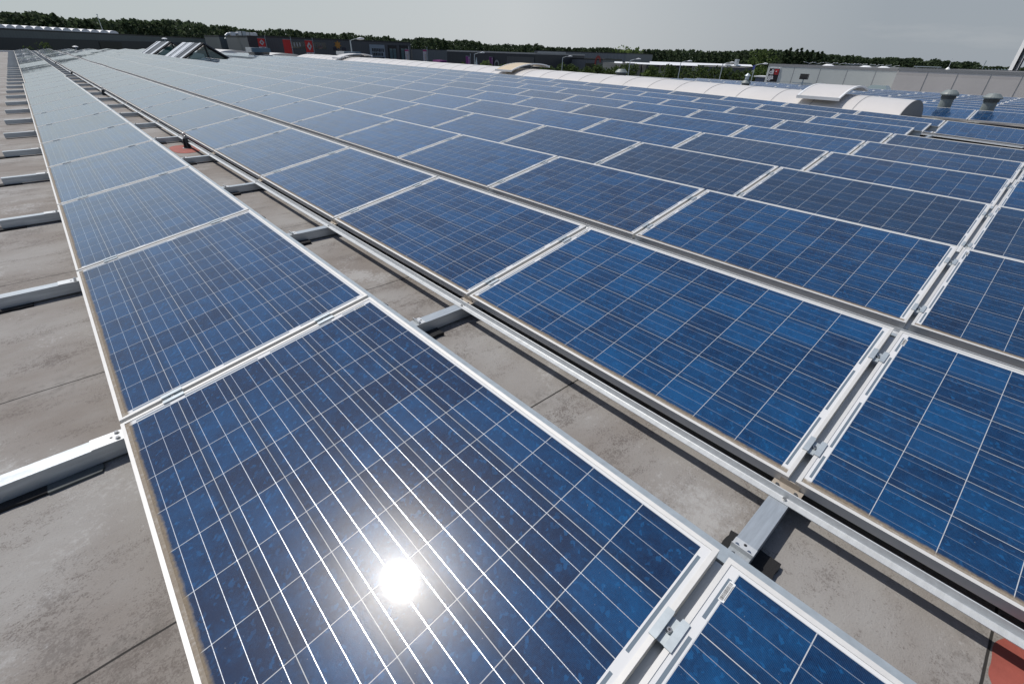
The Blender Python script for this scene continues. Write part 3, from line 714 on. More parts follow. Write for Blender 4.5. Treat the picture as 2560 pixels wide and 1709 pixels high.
# second white vault further away
def farvault(u0, u1, vb, vt, y0, y1, label):
    a, b = at(u0, vb, y=y0), at(u1, vb, y=y0); h = at((u0 + u1) / 2, vt, y=y0).z - a.z; cx, hr = (a.x + b.x) / 2, (b.x - a.x) / 2
    mb = MB(); n = 18; X = [cx - hr * math.cos(PI * k / n) for k in range(n + 1)]; Z = [a.z - .1 + (h + .1) * math.sin(PI * k / n) ** .8 for k in range(n + 1)]
    for k in range(n): mb.face([(X[k], y0, Z[k]), (X[k + 1], y0, Z[k + 1]), (X[k + 1], y1, Z[k + 1]), (X[k], y1, Z[k])])
    mb.face([(x, y0, z) for x, z in zip(X, Z)]); o = mb.build('barrel_rooflight', M['whiteskin'], smooth=False); tag(o, label, 'rooflight'); return o
farvault(540, 640, 141, 126, 52, 60, 'low white vault rooflight behind the glass ridges')
farvault(668, 762, 145.5, 134, 50, 58, 'flat grey white vault hump under the red banners')

# weeds at the roof edge
def leaves(mb, c, r, n, s, sq=(1, 1, 1)):
    c = np.array(c); d = rng.normal(size=(n, 3)); d /= np.linalg.norm(d, axis=1)[:, None]; rad = r * rng.random(n) ** .45
    P = c + d * rad[:, None] * np.array(sq)
    for p in P:
        a = rng.normal(size=3); a /= np.linalg.norm(a); b = np.cross(a, rng.normal(size=3)); b /= np.linalg.norm(b); k = s * (.6 + .8 * rng.random())
        mb.face([p - a * k, p + b * k * .6, p + a * k, p - b * k * .6])
def leafmat(name, dark, light, tr=.25):
    m = bpy.data.materials.new(name); m.use_nodes = True; nt = m.node_tree; b = nt.nodes['Principled BSDF']; g = G(nt)
    gi = N(nt, 'ShaderNodeNewGeometry'); tc = N(nt, 'ShaderNodeTexCoord')
    n1 = g.noise(tc.outputs['Object'], .22, 4, .6)
    f = g.op('ADD', g.op('MULTIPLY', gi.outputs['Random Per Island'], .6), g.op('MULTIPLY', g.ramp(n1, .35, .65), .5), clamp=True)
    nt.links.new(g.mix(f, dark, light), b.inputs['Base Color']); b.inputs['Roughness'].default_value = .75; b.inputs['Specular IOR Level'].default_value = .15
    tl = N(nt, 'ShaderNodeBsdfTranslucent'); nt.links.new(g.mix(f, dark, light), tl.inputs[0]); ms = N(nt, 'ShaderNodeMixShader'); ms.inputs[0].default_value = tr + .12
    nt.links.new(b.outputs[0], ms.inputs[1]); nt.links.new(tl.outputs[0], ms.inputs[2]); nt.links.new(ms.outputs[0], nt.nodes['Material Output'].inputs[0])
    return m
M['weed'] = leafmat('weed_leaf', (.03, .05, .015), (.10, .14, .05))
mb = MB(); p = at(113, 121, y=66.8)
leaves(mb, (p.x, 66.8, p.z + .25), .42, 90, .09, (1.6, .6, .8)); leaves(mb, (p.x - 1.2, 66.8, p.z), .22, 30, .07, (2, .6, .7))
o = mb.build('weed', M['weed']); tag(o, 'clump of green weeds growing on the far roof edge', 'weed')

# ------------------------------------------------------------------ ground
mb = MB(); R_ = 3000; mb.face([(-R_, -R_, GZ), (R_, -R_, GZ), (R_, R_, GZ), (-R_, R_, GZ)])
o = mb.build('ground', mat('grass_ground', (.06, .075, .035), .9, noise=.3, nscale=.05)); tag(o, kind='structure')
mb = MB(); mb.face([(33, -60, GZ + .004), (160, -60, GZ + .004), (160, 112, GZ + .004), (33, 112, GZ + .004)])
mb.face([(-60, 69, GZ + .004), (33, 69, GZ + .004), (33, 112, GZ + .004), (-60, 112, GZ + .004)])
o = mb.build('road', mat('asphalt', (.055, .055, .057), .85, noise=.2, nscale=.5)); tag(o, kind='structure')

# ------------------------------------------------------------------ neighbouring buildings
def cladding(name, c, period=.5, dark=.82, horiz=False, noise=.06, rough=.45):
    m = bpy.data.materials.new(name); m.use_nodes = True; nt = m.node_tree; b = nt.nodes['Principled BSDF']; g = G(nt)
    uv = N(nt, 'ShaderNodeUVMap'); uv.uv_map = 'UVMap'; sp = N(nt, 'ShaderNodeSeparateXYZ'); nt.links.new(uv.outputs[0], sp.inputs[0])
    t = g.op('MODULO', g.op('ADD', sp.outputs[1 if horiz else 0], 500.), period)
    ln = g.op('LESS_THAN', t, period * .14)
    n = g.ramp(g.noise(uv.outputs[0], .5, 6, .6), .3, .7, 1 - noise, 1 + noise)
    k = g.op('MULTIPLY', n, g.op('SUBTRACT', 1., g.op('MULTIPLY', ln, 1 - dark)))
    v = N(nt, 'ShaderNodeVectorMath', operation='SCALE'); v.inputs[0].default_value = c; nt.links.new(k, v.inputs['Scale']); nt.links.new(v.outputs[0], b.inputs['Base Color'])
    b.inputs['Roughness'].default_value = rough; return m
M['clad_dark'] = cladding('charcoal_cladding', (.078, .084, .090)); M['clad_navy'] = cladding('navy_cladding', (.024, .029, .038), 1.1)
M['clad_mid'] = cladding('mid_grey_cladding', (.135, .145, .155)); M['clad_grey'] = cladding('grey_cladding', (.19, .20, .21), .9)
M['clad_strip'] = cladding('grey_strip_cladding', (.115, .130, .138), .8); M['clad_light'] = cladding('light_grey_panels', (.46, .46, .44), .6, .9)
M['clad_pale'] = cladding('pale_grey_panels', (.66, .69, .66), 1.1, .93, True); M['clad_beige'] = cladding('beige_grey_panels', (.80, .735, .685), 1.1, .9, True)
M['brickpale'] = cladding('pale_brick', (.38, .36, .32), .35, .85, True, .15); M['flatroof'] = mat('flat_roofing', (.16, .16, .16), .9, noise=.2, nscale=.4)
M['darkglass'] = mat('dark_window_glass', (.010, .012, .014), .08, coat=1); M['teal'] = mat('bluish_window_glass', (.10, .16, .17), .1, coat=1)
M['orange'] = mat('orange_emblem', (.45, .20, .03), .5); M['purple'] = mat('purple_cloth', (.30, .07, .26), .8, noise=.12, nscale=2); M['redcloth'] = mat('red_banner_cloth', (.62, .045, .04), .75, noise=.06, nscale=2)
M['whitecloth'] = mat('white_banner_cloth', (.55, .52, .55), .8, noise=.15, nscale=2); M['pinkcloth'] = mat('pink_banner_cloth', (.42, .06, .18), .8)
M['silver'] = mat('silver_emblem', (.50, .50, .50), .4)
def wall_quad(mb, a, b, z0, z1, mi=0):
    L = math.hypot(b[0] - a[0], b[1] - a[1])
    mb.face([(a[0], a[1], z0), (b[0], b[1], z0), (b[0], b[1], z1), (a[0], a[1], z1)], mi, [(0, z0), (L, z0), (L, z1), (0, z1)])
def hall(name, foot, z1, m_, label, group=None, z0=GZ, cat='building', cap=.25, capmat=None):
    """building from its footprint (front edge first); walls, a roof sheet and a projecting cap"""
    t = empty(name, (0, 0, 0)); tag(t, label, cat, group)
    mb = MB(); n = len(foot)
    for k in range(n): wall_quad(mb, foot[k], foot[(k + 1) % n], z0, z1)
    mb.build('wall', m_, t)
    mb = MB(); mb.face([(p[0], p[1], z1 - .02) for p in foot]); mb.build('roof', M['flatroof'], t)
    if cap:
        mb = MB()
        for k in range(n):
            a, b = Vector((*foot[k], z1 - cap)), Vector((*foot[(k + 1) % n], z1 - cap)); d = (b - a).normalized(); s = Vector((d.y, -d.x, 0)) * .015
            mb.face([a + s, b + s, b + s + Vector((0, 0, cap + .05)), a + s + Vector((0, 0, cap + .05))]); mb.face([a + s + Vector((0, 0, cap + .05)), b + s + Vector((0, 0, cap + .05)), b - s * 3 + Vector((0, 0, cap + .05)), a - s * 3 + Vector((0, 0, cap + .05))])
        mb.build('roof_cap', capmat or M['darkframe'], t)
    return t
def foot_from(a, b, depth):
    a = Vector((a[0], a[1])); b = Vector((b[0], b[1])); d = (b - a).normalized(); n = Vector((-d.y, d.x)) * depth
    return [tuple(a), tuple(b), tuple(b + n), tuple(a + n)]
def onwall(mb, A, B, s0, s1, z0, z1, off=.05, mi=0, uv=None):
    """rectangle on the wall A-B between the running metres s0..s1, set proud of it"""
    A = Vector((A[0], A[1])); B = Vector((B[0], B[1])); d = (B - A).normalized(); n = Vector((d.y, -d.x)) * off
    p, q = A + d * s0 + n, A + d * s1 + n
    mb.face([(p.x, p.y, z0), (q.x, q.y, z0), (q.x, q.y, z1), (p.x, p.y, z1)], mi)
    pi, qi = A + d * s0, A + d * s1
    mb.face([(p.x, p.y, z1), (q.x, q.y, z1), (qi.x, qi.y, z1), (pi.x, pi.y, z1)], mi); mb.face([(pi.x, pi.y, z0), (p.x, p.y, z0), (p.x, p.y, z1), (pi.x, pi.y, z1)], mi); mb.face([(q.x, q.y, z0), (qi.x, qi.y, z0), (qi.x, qi.y, z1), (q.x, q.y, z1)], mi)
    return mb
def wallpt(u, v, A, B):
    """where the sight line through a photo pixel meets the wall A-B: running metre and height"""
    c = at(u, v, d=1.0); d = (c - CAM); A = Vector((A[0], A[1])); B = Vector((B[0], B[1])); e = (B - A).normalized()
    det = d.x * (-e.y) - d.y * (-e.x); rx, ry = A.x - CAM.x, A.y - CAM.y
    t = (rx * (-e.y) - ry * (-e.x)) / det; P = CAM + d * t
    return (Vector((P.x, P.y)) - A).dot(e), P.z

# dark hall across the left
a = at(0, 71, z=2.25); b = at(319, 86.5, z=2.25); a = Vector((a.x, a.y)); b = Vector((b.x, b.y)); e = (b - a).normalized()
A, B = a - e * 45, a + e * 150
t = hall('dark_hall', foot_from(A, B, 30), 2.25, M['clad_strip'], 'long dark hall with a grey upper band across the left background', cap=.22)
s_, zb_ = wallpt(0, 94, A, B)
mb = MB(); onwall(mb, A, B, 0, 194, GZ, zb_, .12); mb.build('lower_wall', M['clad_navy'], t)
s0, z0_ = wallpt(252, 124, A, B); s1, z1_ = wallpt(300, 105.5, A, B)
mb = MB(); onwall(mb, A, B, s0, s1, z0_ - 3, z1_, .2); mb.build('gate', M['ink'], t)
n_ = Vector((-e.y, e.x))
k = 0
for u in np.linspace(8, 300, 14):                # white rooflight humps along its roof edge
    sm, _ = wallpt(u, 75, A, B); c = A + e * sm + n_ * 1.6; wd = .95 + .024 * max(0, sm - 45)
    mb = MB(); n = 8
    for q in range(n):
        t0, t1 = PI * q / n, PI * (q + 1) / n; p0 = c - e * wd * math.cos(t0); p1 = c - e * wd * math.cos(t1); z0, z1 = 2.28 + .62 * math.sin(t0), 2.28 + .62 * math.sin(t1)
        mb.face([(p0.x, p0.y, z0), (p1.x, p1.y, z1), (p1.x + n_.x * 8, p1.y + n_.y * 8, z1), (p0.x + n_.x * 8, p0.y + n_.y * 8, z0)])
    mb.face([((c - e * wd * math.cos(PI * q / n)).x, (c - e * wd * math.cos(PI * q / n)).y, 2.28 + .62 * math.sin(PI * q / n)) for q in range(n + 1)])
    k += 1; o = mb.build('rooflight_dome', M['whitetrim']); tag(o, f'white rooflight hump on the dark hall, {ordinal(k)} from the left', 'rooflight', 'white rooflight humps on the dark hall')
sm, _ = wallpt(281, 80, A, B); c = A + e * sm + n_ * 2; tp = at(269.5, 38, d=math.hypot(c.x, c.y + 1.78))
mb = MB(); mb.tube([(c.x, c.y, 2.2), (c.x, c.y, tp.z)], .06, 6); mb.tube([(c.x, c.y, tp.z - .15), (c.x, c.y, tp.z + .05)], .16, 6)
o = mb.build('antenna_mast', M['zinc']); tag(o, 'thin grey antenna mast standing on the dark hall', 'mast')
for (u, v, lab) in ((188, 117, 'small white lamp standing before the dark wall'), (411, 97, 'small white lamp head above the glass ridge rooflight')):  # plain white lamp heads on thin masts
    p = at(u, v, y=67.0 if u < 200 else 62.); t = empty('roof_lamp', (p.x, p.y, zf(min(p.x, 30), p.y) - RZ)); tag(t, lab, 'lamp'); hz = p.z - t.location.z
    mb = MB(); mb.tube([(0, 0, 0), (0, 0, hz)], .03, 6); mb.build('mast', M['zinc'], t)
    mb = MB(); mb.tube([(0, 0, hz - .06), (0, 0, hz), (0, 0, hz + .06)], [.2, .26, .1], 10); mb.build('lamp_shade', M['whitetrim'], t)

# car showroom block
ZS = 2.5
def P2(u, v, z=ZS): p = at(u, v, z=z); return (p.x, p.y)
yS = 115.
def PX(u, y): p = at(u, 95, y=y); return (p.x, y)
t = hall('plant_annex', [PX(548, 128), PX(612, 128), (PX(612, 128)[0], 140), (PX(548, 128)[0], 140)], at(570, 90, y=128).z, M['clad_strip'], 'low grey annex with pipes between the dark hall and the showroom')
zbx = at(640, 90.8, y=110).z
fx = PX(619, 110); gx = PX(664, 110)
t = hall('corner_block', [fx, gx, (gx[0], 124), (fx[0], 124)], zbx, M['clad_navy'], 'navy corner block carrying the left red banner')
mb = MB(); wall_quad(mb, (fx[0] - .06, 124), (fx[0] - .06, 110), GZ, zbx - .3); mb.build('sunlit_side_wall', M['clad_mid'], t)  # sunlit side: the grazing sun is put into a lighter cladding colour
fx = PX(664, 112.5); gx = PX(711, 112.5)
hall('middle_block', [fx, gx, (gx[0], 126), (fx[0], 126)], at(690, 91.6, y=112.5).z, M['clad_dark'], 'plain charcoal block between navy corner and showroom windows')
fa, fb = PX(711, yS), PX(1025, yS); zsh = at(711, 93.2, y=yS).z
show = hall('showroom', [fa, fb, (fb[0], 140), (fa[0], 140)], zsh, M['clad_dark'], 'long charcoal showroom with window band and two tall glazed bays')
def sq(u0, v0, u1, v1, off, nm, m_, par=show, A=fa, B=fb):
    s0, zt_ = wallpt(u0, v0, A, B); s1, zb__ = wallpt(u1, v1, A, B); mb = MB(); onwall(mb, A, B, s0, s1, zb__, zt_, off); return mb.build(nm, m_, par)
def wq(u0, u1, zt0, zb0, off, nm, m_, par=show, A=fa, B=fb):
    s0, _ = wallpt(u0, 110, A, B); s1, _ = wallpt(u1, 110, A, B); mb = MB(); onwall(mb, A, B, s0, s1, zb0, zt0, off); return mb.build(nm, m_, par)
zw1 = wallpt(760, 105.5, fa, fb)[1]; zw0 = wallpt(760, 121.5, fa, fb)[1]
wb = wq(701, 814, zw1, zw0, .06, 'window_band', M['darkglass'])
for u in (734, 741, 748, 756, 765, 790, 800): wq(u, u + 2.2, zw1 - .15, zw0 + .3, .09, 'blind', M['silver'] if u < 750 else M['clad_mid'], wb)
pp = wq(922, 960, wallpt(940, 112, fa, fb)[1], wallpt(940, 147, fa, fb)[1], .10, 'sign_board', mat('blue_grey_board', (.26, .31, .35), .5))
zz = wallpt(940, 112, fa, fb)[1]; random.seed(5)
for rr_ in range(3):
    u = 928.
    while u < 955:
        wd = random.choice((1.6, 2.4, 3.2)); wq(u, u + wd, zz - .75 - rr_ * .85, zz - 1.35 - rr_ * .85 - random.uniform(0, .12), .14, 'letter_row', M['ink'], pp); u += wd + 1.3
for (u0, u1) in ((969, 990), (998, 1018)):
    zt_ = wallpt((u0 + u1) / 2, 113.5, fa, fb)[1]; w_ = wq(u0, u1, zt_, GZ, .14, 'glazed_bay', M['ink']); wq(u0 + 2.5, u1 - 2.5, zt_ - .7, GZ, .18, 'pane', M['teal'], w_); wq((u0 + u1) / 2 - .7, (u0 + u1) / 2 + .7, zt_ - .7, GZ, .22, 'mullion', M['ink'], w_)
s0, z0 = wallpt(844, 113, fa, fb)
mb = MB(); cx = fa[0] + s0; P = []
for k in range(14):
    an = PI / 2 + 2 * PI * k / 14; rr_ = .85 if k % 2 == 0 else .48; P.append((cx + rr_ * math.cos(an), yS - .12, z0 + rr_ * math.sin(an)))
mb.face(P); mb.face([(p[0], p[1] + .1, p[2]) for p in reversed(P)]); mb.build('emblem', M['orange'], show)
for (u, wd) in ((831.5, 2.2), (835, 2.4), (838.5, 2.), (853, 2.), (857, 2.4), (861, 2.)): wq(u, u + wd, z0 - .45, z0 - 1.05, .08, 'letter', mat('dim_letter', (.02, .015, .035), .5) if 'dim_letter' not in bpy.data.materials else bpy.data.materials['dim_letter'])
# pipes and plant on the annex roof
zz = at(600, 88, y=116).z
t = empty('roof_plant', (0, 0, 0)); tag(t, 'bright metal duct with angled end and air handling units on the annex roof', 'air handling plant')
q0, q1, q2 = at(564, 97, y=116), at(563, 85, y=116), at(598, 85, y=116)
mb = MB(); mb.tube([q0, q1 + Vector((0, 0, -.3)), q1 + Vector((.4, 0, 0)), q2], .22, 8); mb.build('duct', M['brightcap'], t)
q3 = at(581, 85, y=116); mb = MB(); mb.box(tuple(q3), (.9, .7, .6)); mb.build('duct_box', M['whitetrim'], t)
for (u0, u1, v0, v1) in ((595, 603, 79, 88), (603, 612, 79, 87), (614, 622, 81, 89), (622, 632, 82, 88), (633, 641, 83.5, 88)):
    p0, p1 = at(u0, v1, y=116), at(u1, v0, y=116); mb = MB(); mb.span((p0.x, 115.6, p0.z - .2), (p1.x, 117, p1.z)); mb.build('air_unit', M['brightcap'] if u0 != 603 else M['zinc'], t, bevel=.08)
mb = MB(); p0, p1 = at(612, 84, y=116.2), at(640, 85, y=116.2); mb.tube([p0, p1], .2, 8); mb.build('duct', M['zinc'], t)

# banners on poles
def banner(u, vt, vb, wpx, y, cloth, label, group, low=None, emblem=None, topcol=None, rows=None):
    c = at(u, (vt + vb) / 2, y=y); T = at(u, vt, y=y).z; Bz = at(u, vb, y=y).z; wd = abs(at(u + wpx / 2, vt, y=y).x - at(u - wpx / 2, vt, y=y).x)
    t = empty('banner', (c.x, y, GZ)); tag(t, label, 'banner', group); T -= GZ; Bz -= GZ
    mb = MB(); mb.tube([(wd / 2 + .12, 0, 0), (wd / 2 + .12, 0, T + .5)], [.07, .04], 8); mb.build('pole', M['zinc'], t)
    mb = MB(); mb.tube([(wd / 2 + .12, 0, T + .05), (-wd / 2, 0, T + .05)], .03, 6); mb.build('arm', M['zinc'], t)
    def cloth_quad(z0, z1, m_, nm):
        mb = MB(); n = 10
        for k in range(n):
            a0, a1 = k / n, (k + 1) / n; xa, xb = -wd / 2 + wd * a0, -wd / 2 + wd * a1; f = lambda a_: .06 * math.sin(a_ * 7 + u)
            mb.face([(xa, f(a0), z0), (xb, f(a1), z0), (xb, f(a1), z1), (xa, f(a0), z1)]); mb.face([(xa, f(a0) + .015, z0), (xa, f(a0) + .015, z1), (xb, f(a1) + .015, z1), (xb, f(a1) + .015, z0)])
        return mb.build(nm, m_, t)
    zz = T; H = T - Bz
    if topcol: cloth_quad(T - H * .12, T, topcol, 'banner_head'); zz = T - H * .12
    if low: cloth_quad(Bz + H * .25, zz, cloth, 'banner_cloth'); cloth_quad(Bz, Bz + H * .25, low, 'banner_foot')
    else: cloth_quad(Bz, zz, cloth, 'banner_cloth')
    if emblem == 'diamond':
        ch = T - H * .36; hx, hz = wd * .33, H * .27
        mb = MB(); o_ = [(0, hz), (hx, 0), (0, -hz), (-hx, 0)]; i_ = [(p[0] * .42, p[1] * .42) for p in o_]
        for k in range(4):
            a_, b_ = o_[k], o_[(k + 1) % 4]; c_, d_ = i_[(k + 1) % 4], i_[k]
            mb.face([(p[0], -.09, ch + p[1]) for p in (a_, b_, c_, d_)]); mb.face([(a_[0], -.09, ch + a_[1]), (b_[0], -.09, ch + b_[1]), (b_[0], -.02, ch + b_[1]), (a_[0], -.02, ch + a_[1])])
        mb.build('emblem', M['silver'], t)
    if emblem == 'strip':
        mb = MB(); mb.box((wd * .18, -.08, (T + Bz) / 2 - H * .03), (wd * .42, .02, H * .80)); mb.build('light_stripe', mat('pale_lilac', (.50, .22, .45), .8) if 'pale_lilac' not in bpy.data.materials else bpy.data.materials['pale_lilac'], t)
        mb = MB(); mb.tube([(wd * .18, -.10, T - H * .14), (wd * .18, -.12, T - H * .14)], wd * .17, 12); mb.build('emblem', M['whitecloth'], t)
    if emblem == 'text':
        random.seed(int(u)); mb = MB()
        for k in range(6): mb.box((random.uniform(-.1, .12) * wd, -.085, Bz + H * (.15 + .1 * k)), (wd * random.uniform(.2, .34), .015, H * .05))
        mb.build('lettering', mat('faint_gold_lettering', (.45, .30, .18), .7) if 'faint_gold_lettering' not in bpy.data.materials else bpy.data.materials['faint_gold_lettering'], t)
    if low:
        mb = MB()
        for (xa, za, ww, hh_) in ((-.28, .17, .10, .05), (-.17, .13, .10, .05), (-.05, .17, .08, .07), (.12, .19, .26, .035), (.12, .13, .05, .06), (.24, .13, .05, .06), (-.2, .06, .3, .03), (.15, .05, .2, .03)):
            mb.box((xa * wd, -.09, Bz + za * H), (ww * wd, .02, hh_ * H))
        mb.build('lettering', M['ink'], t)
    return t
g1 = 'tall banners before the showroom'
banner(655, 96.8, 124, 18, 104, M['redcloth'], 'leftmost red banner with silver diamond emblem, half behind a cowl', g1, emblem='diamond', low=M['whitecloth'])
banner(719, 99.6, 136.5, 19, 102, M['redcloth'], 'plain red banner without any emblem', g1)
banner(774, 102, 141, 18, 102, M['redcloth'], 'red banner with whole silver diamond over a white lettered foot', g1, emblem='diamond', low=M['whitecloth'])
banner(1018, 124.5, 158, 9, 92, M['whitecloth'], 'white banner with pink head beside the glazed showroom bay', 'pink headed banners', emblem='text', topcol=M['pinkcloth'])
banner(1063, 125, 160, 9, 90, M['whitecloth'], 'white banner with pink head before the bare grey wall', 'pink headed banners', emblem='text', topcol=M['pinkcloth'])
for k, (u, vt, vb) in enumerate(((1170, 141.5, 166), (1228, 143.5, 168), (1281, 145.5, 168), (1328, 147, 170), (1373, 148.5, 172))):
    lab = ['leftmost purple banner before the black hall', 'purple banner left of the round sign', 'purple banner right of the round sign', 'purple banner just above the tan hatch', 'purple banner right of the tan hatch, by dark windows'][k]
    banner(u, vt, vb, 10 - k * .8, 84 - k * 2, M['purple'], lab, 'purple banners in a line', emblem='strip')

# plain grey wall, black hall, grey hall further right
fa2 = PX(1027, 118); fb2 = PX(1116, 118)
hall('grey_shed', [fa2, fb2, (fb2[0], 135), (fa2[0], 135)], at(1070, 124, y=118).z, M['clad_mid'], 'plain mid grey shed right of the showroom', cap=.1)
pA, pB = at(1117, 126, d=118), at(1338, 135.5, d=104)
fo = foot_from(pA, pB, 20)
bh = hall('black_hall', fo, pA.z, M['clad_navy'], 'black hall with sloping overhanging roof behind purple banners', cap=.2, capmat=M['seam'])
s0, z0 = wallpt(1243, 162, pA, pB)
mb = MB(); d_ = (Vector(fo[1]) - Vector(fo[0])).normalized(); nn = Vector((d_.y, -d_.x)); n = 20
for k in range(n):
    a0, a1 = 2 * PI * k / n, 2 * PI * (k + 1) / n
    def Q(an, r_): s = s0 + r_ * math.cos(an); p = Vector(fo[0]) + d_ * s + nn * .15; return (p.x, p.y, z0 + 1.35 * r_ * math.sin(an))
    mb.face([Q(a0, .62), Q(a1, .62), Q(a1, .38), Q(a0, .38)])
mb.build('round_sign', mat('pale_ring', (.22, .24, .25), .5), bh)
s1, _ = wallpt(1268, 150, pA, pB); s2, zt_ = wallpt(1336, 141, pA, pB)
mb = MB(); onwall(mb, fo[0], fo[1], s1, s2, GZ, zt_ - .2, .10); mb.build('charcoal_wall', M['clad_dark'], bh)  # right part of the wall in lighter charcoal cladding
# purple container
p0, p1 = at(1101, 160, y=100), at(1117, 151.5, y=100)
mb = MB(); mb.span((p0.x, 100, GZ), (p1.x, 103, p1.z)); o = mb.build('kiosk', M['purple'], bevel=.05); tag(o, 'small purple kiosk at the left corner of the black hall', 'kiosk')
pA, pB = at(1336, 126.6, d=150), at(1566, 137.2, d=140)
gh = hall('grey_hall', foot_from(pA, pB, 25), pA.z, M['clad_grey'], 'long grey hall with a lighter panel at its left end', cap=.15)
s0, _ = wallpt(1344, 130, pA, pB); s1, _ = wallpt(1415, 132, pA, pB); mb = MB(); onwall(mb, pA, pB, s0, s1, GZ, pA.z - .15, .1); mb.build('light_panel', M['clad_light'], gh)
pC, pD = at(1330, 142, d=120), at(1508, 150, d=114)
lh = hall('entrance_wing', foot_from(pC, pD, 14), pC.z, M['clad_mid'], 'lower dark grey wing with shop windows before the grey hall', cap=.2)
s0, _ = wallpt(1333, 143, pC, pD); s1, _ = wallpt(1420, 143, pC, pD)
mb = MB(); onwall(mb, pC, pD, s0, s1, pC.z - .35, pC.z + .25, 1.6); mb.build('canopy', M['whitetrim'], lh)
for (u0, u1, v0) in ((1376, 1390, 153), (1394, 1408, 154), (1412, 1426, 155), (1464, 1490, 158)):
    s0, zt_ = wallpt(u0, v0, pC, pD); s1, _ = wallpt(u1, v0, pC, pD); mb = MB(); onwall(mb, pC, pD, s0, s1, GZ, zt_, .12); mb.build('shop_window', M['darkglass'], lh)
s0, z0 = wallpt(1495, 156, pC, pD); mb = MB(); d_ = (Vector((pD.x, pD.y)) - Vector((pC.x, pC.y))).normalized(); nn = Vector((d_.y, -d_.x))
for k in range(14):
    a0, a1 = 2 * PI * k / 14 * .8, 2 * PI * (k + 1) / 14 * .8
    def Q(an, r_): s = s0 + r_ * .7 * math.cos(an); p = Vector((pC.x, pC.y)) + d_ * s + nn * .2; return (p.x, p.y, z0 + r_ * 1.3 * math.sin(an))
    mb.face([Q(a0, .95), Q(a1, .95), Q(a1, .55), Q(a0, .55)])
mb.build('red_sign', mat('dull_red_sign', (.30, .05, .04), .5), lh)
# pale brick wall and low shops with white roof edges
pE, pF = at(1508, 156, d=104), at(1566, 158.5, d=102)
hall('brick_shop', foot_from(pE, pF, 10), pE.z, M['brickpale'], 'pale brick wall behind dark trees, left of the white edged shops', cap=0)
pG, pH = at(1562, 158, d=108), at(1884, 168.5, d=112)
sh = hall('low_shops', foot_from(pG, pH, 12), pG.z - .1, M['clad_dark'], 'row of low dark shops under bright white roof edges', cap=0)
def edge_strip(u0, u1, v0, v1, d0, d1, h, nm='white_roof_edge'):
    p, q = at(u0, v0, d=d0), at(u1, v1, d=d1); d_ = (q - p).normalized(); s = Vector((d_.y, -d_.x, 0)) * .8; mb = MB(); P = [p - s, p + s, q + s, q - s]; Q = [x + Vector((0, 0, h)) for x in P]
    nr, fr = ((0, 3), (1, 2)) if (P[0] - CAM).length < (P[1] - CAM).length else ((1, 2), (0, 3))
    lo = Vector((0, 0, -h * .6)); a0, a1 = P[nr[0]] + lo, P[nr[1]] + lo; b0, b1 = Q[fr[0]], Q[fr[1]]; d0, d1 = P[fr[0]] + lo, P[fr[1]] + lo
    mb.face([a0, a1, b1, b0]); mb.face([a0, a1, d1, d0]); mb.face([d0, d1, b1, b0]); mb.face([a0, b0, d0]); mb.face([a1, d1, b1])
    mb.build(nm, M['whitetrim'], sh)
edge_strip(1536, 1556, 156.4, 157.2, 101, 101, .14); edge_strip(1564, 1655, 157.4, 161.4, 106, 107, .16); edge_strip(1625, 1880, 157, 165, 118, 122, .2); edge_strip(1645, 1750, 161, 163.5, 108, 109, .14)
for (u0, u1, v0, v1, m_) in ((1588, 1603, 158.5, 192, M['brickpale']), (1649, 1664, 161, 192, M['brickpale']), (1607, 1616, 161, 176, M['brickpale']), (1730, 1745, 164, 182, M['clad_light'])):
    s0, zt_ = wallpt(u0, v0, pG, pH); s1, _ = wallpt(u1, v0, pG, pH); mb = MB(); onwall(mb, pG, pH, s0, s1, GZ, zt_ - .1, .5); pr = mb.build('pier', m_, sh)
    if u0 == 1649:
        a0, z1 = wallpt(1653, 167.5, pG, pH); a1, z0 = wallpt(1658.5, 178, pG, pH); mb = MB(); onwall(mb, pG, pH, a0, a1, z0, z1, .62); mb.build('window', M['ink'], pr)
p = at(1841, 159, d=121); mb = MB(); mb.box(tuple(p), (1.0, .5, 1.5)); mb.box((p.x - 1.2, p.y + .9, p.z - .4), (2.6, .4, .4)); o = mb.build('roof_unit', M['brightcap']); tag(o, 'bright metal box on the roof of the low shops', 'roof unit')

# pale warehouse with the black sign
qA = at(1923, 160, x=52.); qB = at(2246, 174.5, z=qA.z); qB = Vector((qB.x, qB.y, qA.z))
if not (30 < qB.x < 90): qB = at(2246, 174.5, x=53.5)
qB = at(2250, 174.5, x=52.)
wh = hall('pale_warehouse', [(qA.x, qA.y), (qB.x, qB.y), (qB.x + 30, qB.y), (qA.x + 30, qA.y)], (qA.z + qB.z) / 2, M['clad_pale'], 'pale grey warehouse with a black and red shop sign', cap=.14, capmat=M['seam'])
A2, B2 = (qA.x, qA.y), (qB.x, qB.y)
for u in (1980.5, 2046, 2114, 2186):
    s0, _ = wallpt(u, 190, A2, B2); mb = MB(); onwall(mb, A2, B2, s0 - .018, s0 + .018, GZ, qA.z - .2, .008); mb.build('joint_strip', M['seam'], wh)
s0, zt_ = wallpt(1926, 171.2, A2, B2); s1, _ = wallpt(1951, 172.5, A2, B2); _, zb_ = wallpt(1921, 204, A2, B2)
sg = MB(); onwall(sg, A2, B2, s0 - .06, s1 + .06, zb_ - .06, zt_ + .08, .04); sgo = sg.build('sign_board', M['whitetrim'], wh)
sg = MB(); onwall(sg, A2, B2, s0, s1, zb_, zt_, .07); sgb = sg.build('sign_face', mat('sign_black', (.014, .013, .015), .4), sgo)
W_, H_ = s1 - s0, zt_ - zb_
sg = MB(); onwall(sg, A2, B2, s0 + W_ * .52, s1 - W_ * .04, zt_ - H_ * .46, zt_ - H_ * .03, .09); sg.build('red_square', mat('sign_red', (.42, .03, .035), .4), sgo)
